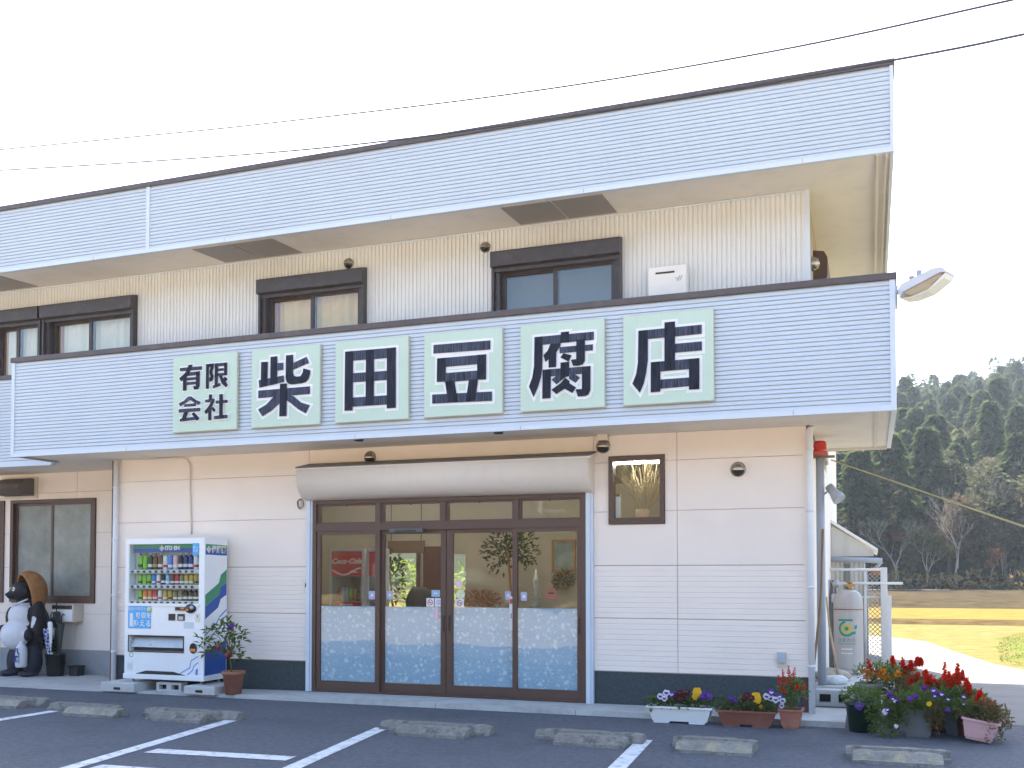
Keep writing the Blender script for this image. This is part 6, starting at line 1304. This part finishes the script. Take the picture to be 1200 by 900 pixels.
def broadleaf(H, seed, n=1500):
    rng = random.Random(seed); mb = MB(); mb.tube([(0, 0, -1), (.1, 0, H*.35), (0, .1, H*.75)], [H*.024, H*.018, H*.006], 6, 0)
    L_ = [(Vector((rng.uniform(-.2, .2)*H, rng.uniform(-.2, .2)*H, rng.uniform(.38, .86)*H)), rng.uniform(.11, .2)*H) for _ in range(9)]
    for _ in range(n):
        c, r = rng.choice(L_); d = rdir(rng, -.6); p = c+d*r*rng.random()**.3; sz = H*rng.uniform(.02, .05); leaf(mb.bm, p, (d+rdir(rng)*.7), Vector((0, 0, 1)), sz*1.3, sz, 1, .3)
    return mb
M['wood_olive'] = leafmat('mixed_wood_leaf', (.045, .052, .028), (.15, .15, .085), .4, .85); M['wood_brown'] = leafmat('brown_wood_leaf', (.06, .045, .03), (.15, .115, .075), .35, .85)
PRO = []
for k, (H, Rb, mm) in enumerate(((11, 1.9, 'cedar'), (12, 1.6, 'cedar'), (9.5, 2.1, 'cypress'), (10, 1.7, 'cypress'), (12.5, 2.2, 'cedar'), (8.5, 2.0, 'cypress'))):
    mb, mm = conifer('conifer', H, Rb, mm, 100+k); me = bpy.data.meshes.new('conifer_tree'); mb.bm.to_mesh(me); mb.bm.free(); me.materials.append(M['bark']); me.materials.append(M[mm]); PRO.append(me)
for k, (H, mm) in enumerate(((9, 'wood_olive'), (8, 'wood_brown'), (10, 'wood_olive'))):
    mb = broadleaf(H, 300+k); me = bpy.data.meshes.new('broadleaf_tree'); mb.bm.to_mesh(me); mb.bm.free(); me.materials.append(M['bark']); me.materials.append(M[mm]); PRO.append(me)
rng = random.Random(77); pts = []; Ltree = {0: 'dark green cedar with a narrow crown on the wooded hill', 1: 'olive green cypress with a rounded crown on the wooded hill', 2: 'grey-olive round broadleaf tree among the conifers on the hill', 3: 'brownish round broadleaf tree among the conifers on the hill'}
tries = 0
while len(pts) < 620 and tries < 90000:
    tries += 1; y = 80+(rng.random()**.8)*150; ul, ur = 952, 1275
    d0, d1 = ray(ul, 600), ray(ur, 600); x = rng.uniform(d0.x/d0.y*y, d1.x/d1.y*y); md = 2.1+.006*(y-80)
    if any((x-a)**2+(y-b)**2*.5 < md*md for a, b in pts): continue
    pts.append((x, y))
pts.sort(key=lambda p: p[1])
pts_far = pts[290:]; pts = pts[:290]
for x, y in pts:
    k = rng.choice((6, 7, 8)) if rng.random() < (.55 if y < 100 else .22) else rng.randrange(6); o = bpy.data.objects.new('conifer_tree' if k < 6 else 'broadleaf_tree', PRO[k]); col.objects.link(o); o.location = (x, y, hz(x, y)-.1); s = rng.uniform(.6, .95); o.scale = (s*rng.uniform(.9, 1.15), s*rng.uniform(.9, 1.15), s); o.rotation_euler = (0, 0, rng.uniform(0, 6.28))
    tag(o, {6: Ltree[2], 7: Ltree[3], 8: Ltree[2]}.get(k, Ltree[0 if k in (0, 1, 4) else 1]), 'tree', 'trees covering the hill')
mb = MB()
for x, y in pts_far:
    b2, mm = conifer('far', rng.choice((10, 11, 12)), rng.uniform(1.6, 2.2), 'cedar', rng.randrange(10**6), 420); s = rng.uniform(.55, .88)
    for v in b2.bm.verts: v.co = Vector((x+v.co.x*s, y+v.co.y*s, hz(x, y)-.1+v.co.z*s))
    tm = bpy.data.meshes.new('tmp'); b2.bm.to_mesh(tm); b2.bm.free(); mb.bm.from_mesh(tm); bpy.data.meshes.remove(tm)
tag(mb.build('conifer_wood', [M['bark'], M['cedar']], recalc=False), 'dense dark conifer wood near the top of the hill', 'wood', kind='stuff')
# leafless and autumn trees along the foot of the hill
def branches(mb, p, d, L, r, depth, rng, mi=0, tips=None):
    q = p+d*L; mid = p.lerp(q, .5)+rdir(rng)*L*.06; mb.tube([p, mid, q], [r, r*.8, r*.62], 5, mi, cap=False)
    if depth == 0:
        if tips is not None: tips.append(q)
        return
    for k in range(rng.choice((2, 3, 3))):
        nd = (d+rdir(rng)*.62+Vector((0, 0, .18))).normalized(); branches(mb, p.lerp(q, rng.uniform(.6, 1)), nd, L*rng.uniform(.6, .78), r*.6, depth-1, rng, mi, tips)
def foot_tree(u, y, H, leafm, lb, seed, nleaf=260, cat='tree', bark='pale_bark', trunk=.28):
    rng = random.Random(seed); d = ray(u, 690); x = d.x/d.y*y; z = hz(x, y) if y > 80 else .5
    t = empty('bare_tree' if leafm is None else 'autumn_tree', (x, y, z), lb, cat, 'trees along the foot of the hill'); mb = MB(); tips = []
    branches(mb, Vector((x, y, z-.3)), Vector((rng.uniform(-.12, .12), 0, 1)).normalized(), H*trunk*1.15, H*.011, 6 if leafm is None else 3, rng, 0, tips); mb.build('trunk', M[bark], t, recalc=False)
    if leafm:
        mb = MB()
        for q in tips: foliage(mb.bm, q, (H*.09, H*.09, H*.07), max(6, nleaf//max(1, len(tips))), H*.045, H*.03, rng)
        mb.build('crown', M[leafm], t, recalc=False)
foot_tree(1050, 79, 7.5, None, 'bare pale tree with a slanting trunk below the middle of the hill', 5); foot_tree(1123, 78.5, 8.5, None, 'bare pale spreading tree left of the russet bush at the hill foot', 9); foot_tree(1178, 84, 10, None, 'bare pale tree at the right edge of the hill foot', 14)
foot_tree(1053, 82, 6.0, 'russet', 'russet autumn tree half way up behind the fence posts', 21, 500); foot_tree(1016, 82, 6, 'russet', 'dull russet tree low behind the lean-to shed', 22, 420)
foot_tree(1158, 78.3, 4.2, 'russet', 'russet brown bush at the foot of the hill right of the bare tree', 23, 420, 'bush'); foot_tree(1085, 79, 6.2, 'olive', 'olive round tree between the two bare trees', 24, 800); foot_tree(1000, 84, 11, 'limeleaf', 'pale yellow-green tree showing under the balcony', 25, 220); foot_tree(1183, 79, 3.6, 'olive', 'low olive bush at the right end of the hill foot', 26, 500, 'bush')
tag((lambda mb, rng: ([foliage(mb.bm, (x, 77.2+rng.uniform(-.8, .8), 1.0+rng.uniform(-.2, .3)), (1.4, .8, .8), 46, .5, .3, rng) for x in [(-9+i*1.25) for i in range(28)]], mb.build('undergrowth', M['leaf_dry'], recalc=False))[1])(MB(), random.Random(4)), 'brown-green undergrowth along the foot of the hill', 'undergrowth', kind='stuff')
# sunlit hedge seen through the rear window of the shop, and the land behind the viewer that the glass mirrors
rng = random.Random(61)
mb = MB()
for i in range(16): foliage(mb.bm, (-22+i*1.0, 27+rng.uniform(-.6, .6), 1.0), (.9, .7, 1.1), 130, .22, .13, rng)
tag(mb.build('hedge', M['leaf_lt'], recalc=False), 'sunlit yellow-green hedge seen through the rear window of the shop', 'hedge')
M['far_wood'] = mat('mirrored_wood', (.075, .058, .024), .95, .5, .12, bump=1, bscale=.8, detail=8, stain=((.03, .038, .016), .85, .09))
bm = bmesh.new(); V = []; rng = random.Random(3)
for j in range(26):
    V.append([bm.verts.new((-150+i*4, -45-j*4, max(-.5, (j**1.05)*1.05*(1+.18*sin(i*.5)+.12*sin(i*1.3+j))+(rng.uniform(-1, 1) if j else -.6)))) for i in range(76)])
for j in range(25):
    for i in range(75): bm.faces.new((V[j][i], V[j][i+1], V[j+1][i+1], V[j+1][i]))
me = bpy.data.meshes.new('hill'); bm.to_mesh(me); bm.free(); me.materials.append(M['far_wood']); o = bpy.data.objects.new('hill', me); col.objects.link(o); tag(o, kind='structure')

# what the panes mirror: a dark house, two trees and a power pole across the road behind the viewer
hx, hy = -21, -27
t = empty('farmhouse', (hx, hy, 0), 'dark wooden farmhouse across the road, seen only as a reflection in the shop glass', 'building')
mb = MB(); mb.strip(rib_v(hy+4, hx-5, hx+4, .2, .03), 'z', 0, 4.4); mb.box(hx-5, hx+4, hy-4, hy+3.9, 0, 4.4); mb.build('wall', mat('dark_weathered_boards', (.07, .05, .035), .8, .2), t)
mb = MB(); mb.prism([(hx-5.6, 4.3), (hx+4.6, 4.3), (hx+4.6, 4.5), (hx-.5, 7.0), (hx-5.6, 4.5)], 'y', hy-4.5, hy+4.6); mb.build('roof', M['cap'], t)
for dx in (-3.4, 1.2):
    mb = MB(); frame(mb, hx+dx, hx+dx+1.8, .9, 2.2, hy+4.02, hy+4.1, .08); wn = mb.build('window', M['bronze'], t); mb = MB(); mb.box(hx+dx+.08, hx+dx+1.72, hy+4.04, hy+4.06, .98, 2.12); mb.build('pane', M['frosted'], wn)
rng = random.Random(91)
for tx, ty, H_, lb in ((-13.5, -20, 5.5, 'sunlit round tree beside the farmhouse, seen as a reflection'), (-28.5, -22, 6.5, 'sunlit taller tree left of the farmhouse, seen as a reflection')):
    t = empty('garden_tree', (tx, ty, 0), lb, 'tree'); mb = MB(); tips = []; branches(mb, Vector((tx, ty, -.2)), Vector((0, 0, 1)), H_*.33, .14, 3, rng, 0, tips); mb.build('trunk', M['bark'], t, recalc=False); mb = MB()
    for q in tips: foliage(mb.bm, q, (.8, .8, .7), 60, .3, .18, rng)
    mb.build('crown', M['limeleaf'], t, recalc=False)
t = empty('power_pole', (-17.5, -31, 0), 'concrete power pole with crossarms, seen as a reflection in the top panes', 'power pole'); mb = MB(); mb.tube([(-17.5, -31, -.2), (-17.5, -31, 11)], [.2, .12], 10); mb.build('pole', M['concrete'], t)
for z in (5.2, 6.2): mb = MB(); mb.box(-18.4, -16.6, -31.2, -31.1, z, z+.12); mb.build('crossarm', M['steel'], t)
# pale autumn air between the shop and the hill
mb = MB(); mb.box(-400, 400, -160, 360, -1.2, 75); hz_ = mb.build('haze', [], kind_) if False else mb.build('haze', []); tag(hz_, kind='stuff')
m = bpy.data.materials.new('haze_air'); m.use_nodes = True; n = m.node_tree.nodes; n.remove(n['Principled BSDF']); v = n.new('ShaderNodeVolumePrincipled')
v.inputs['Color'].default_value = (.72, .84, 1, 1); v.inputs['Density'].default_value = .00040; v.inputs['Anisotropy'].default_value = .35
m.node_tree.links.new(v.outputs[0], n['Material Output'].inputs['Volume']); hz_.data.materials.append(m)
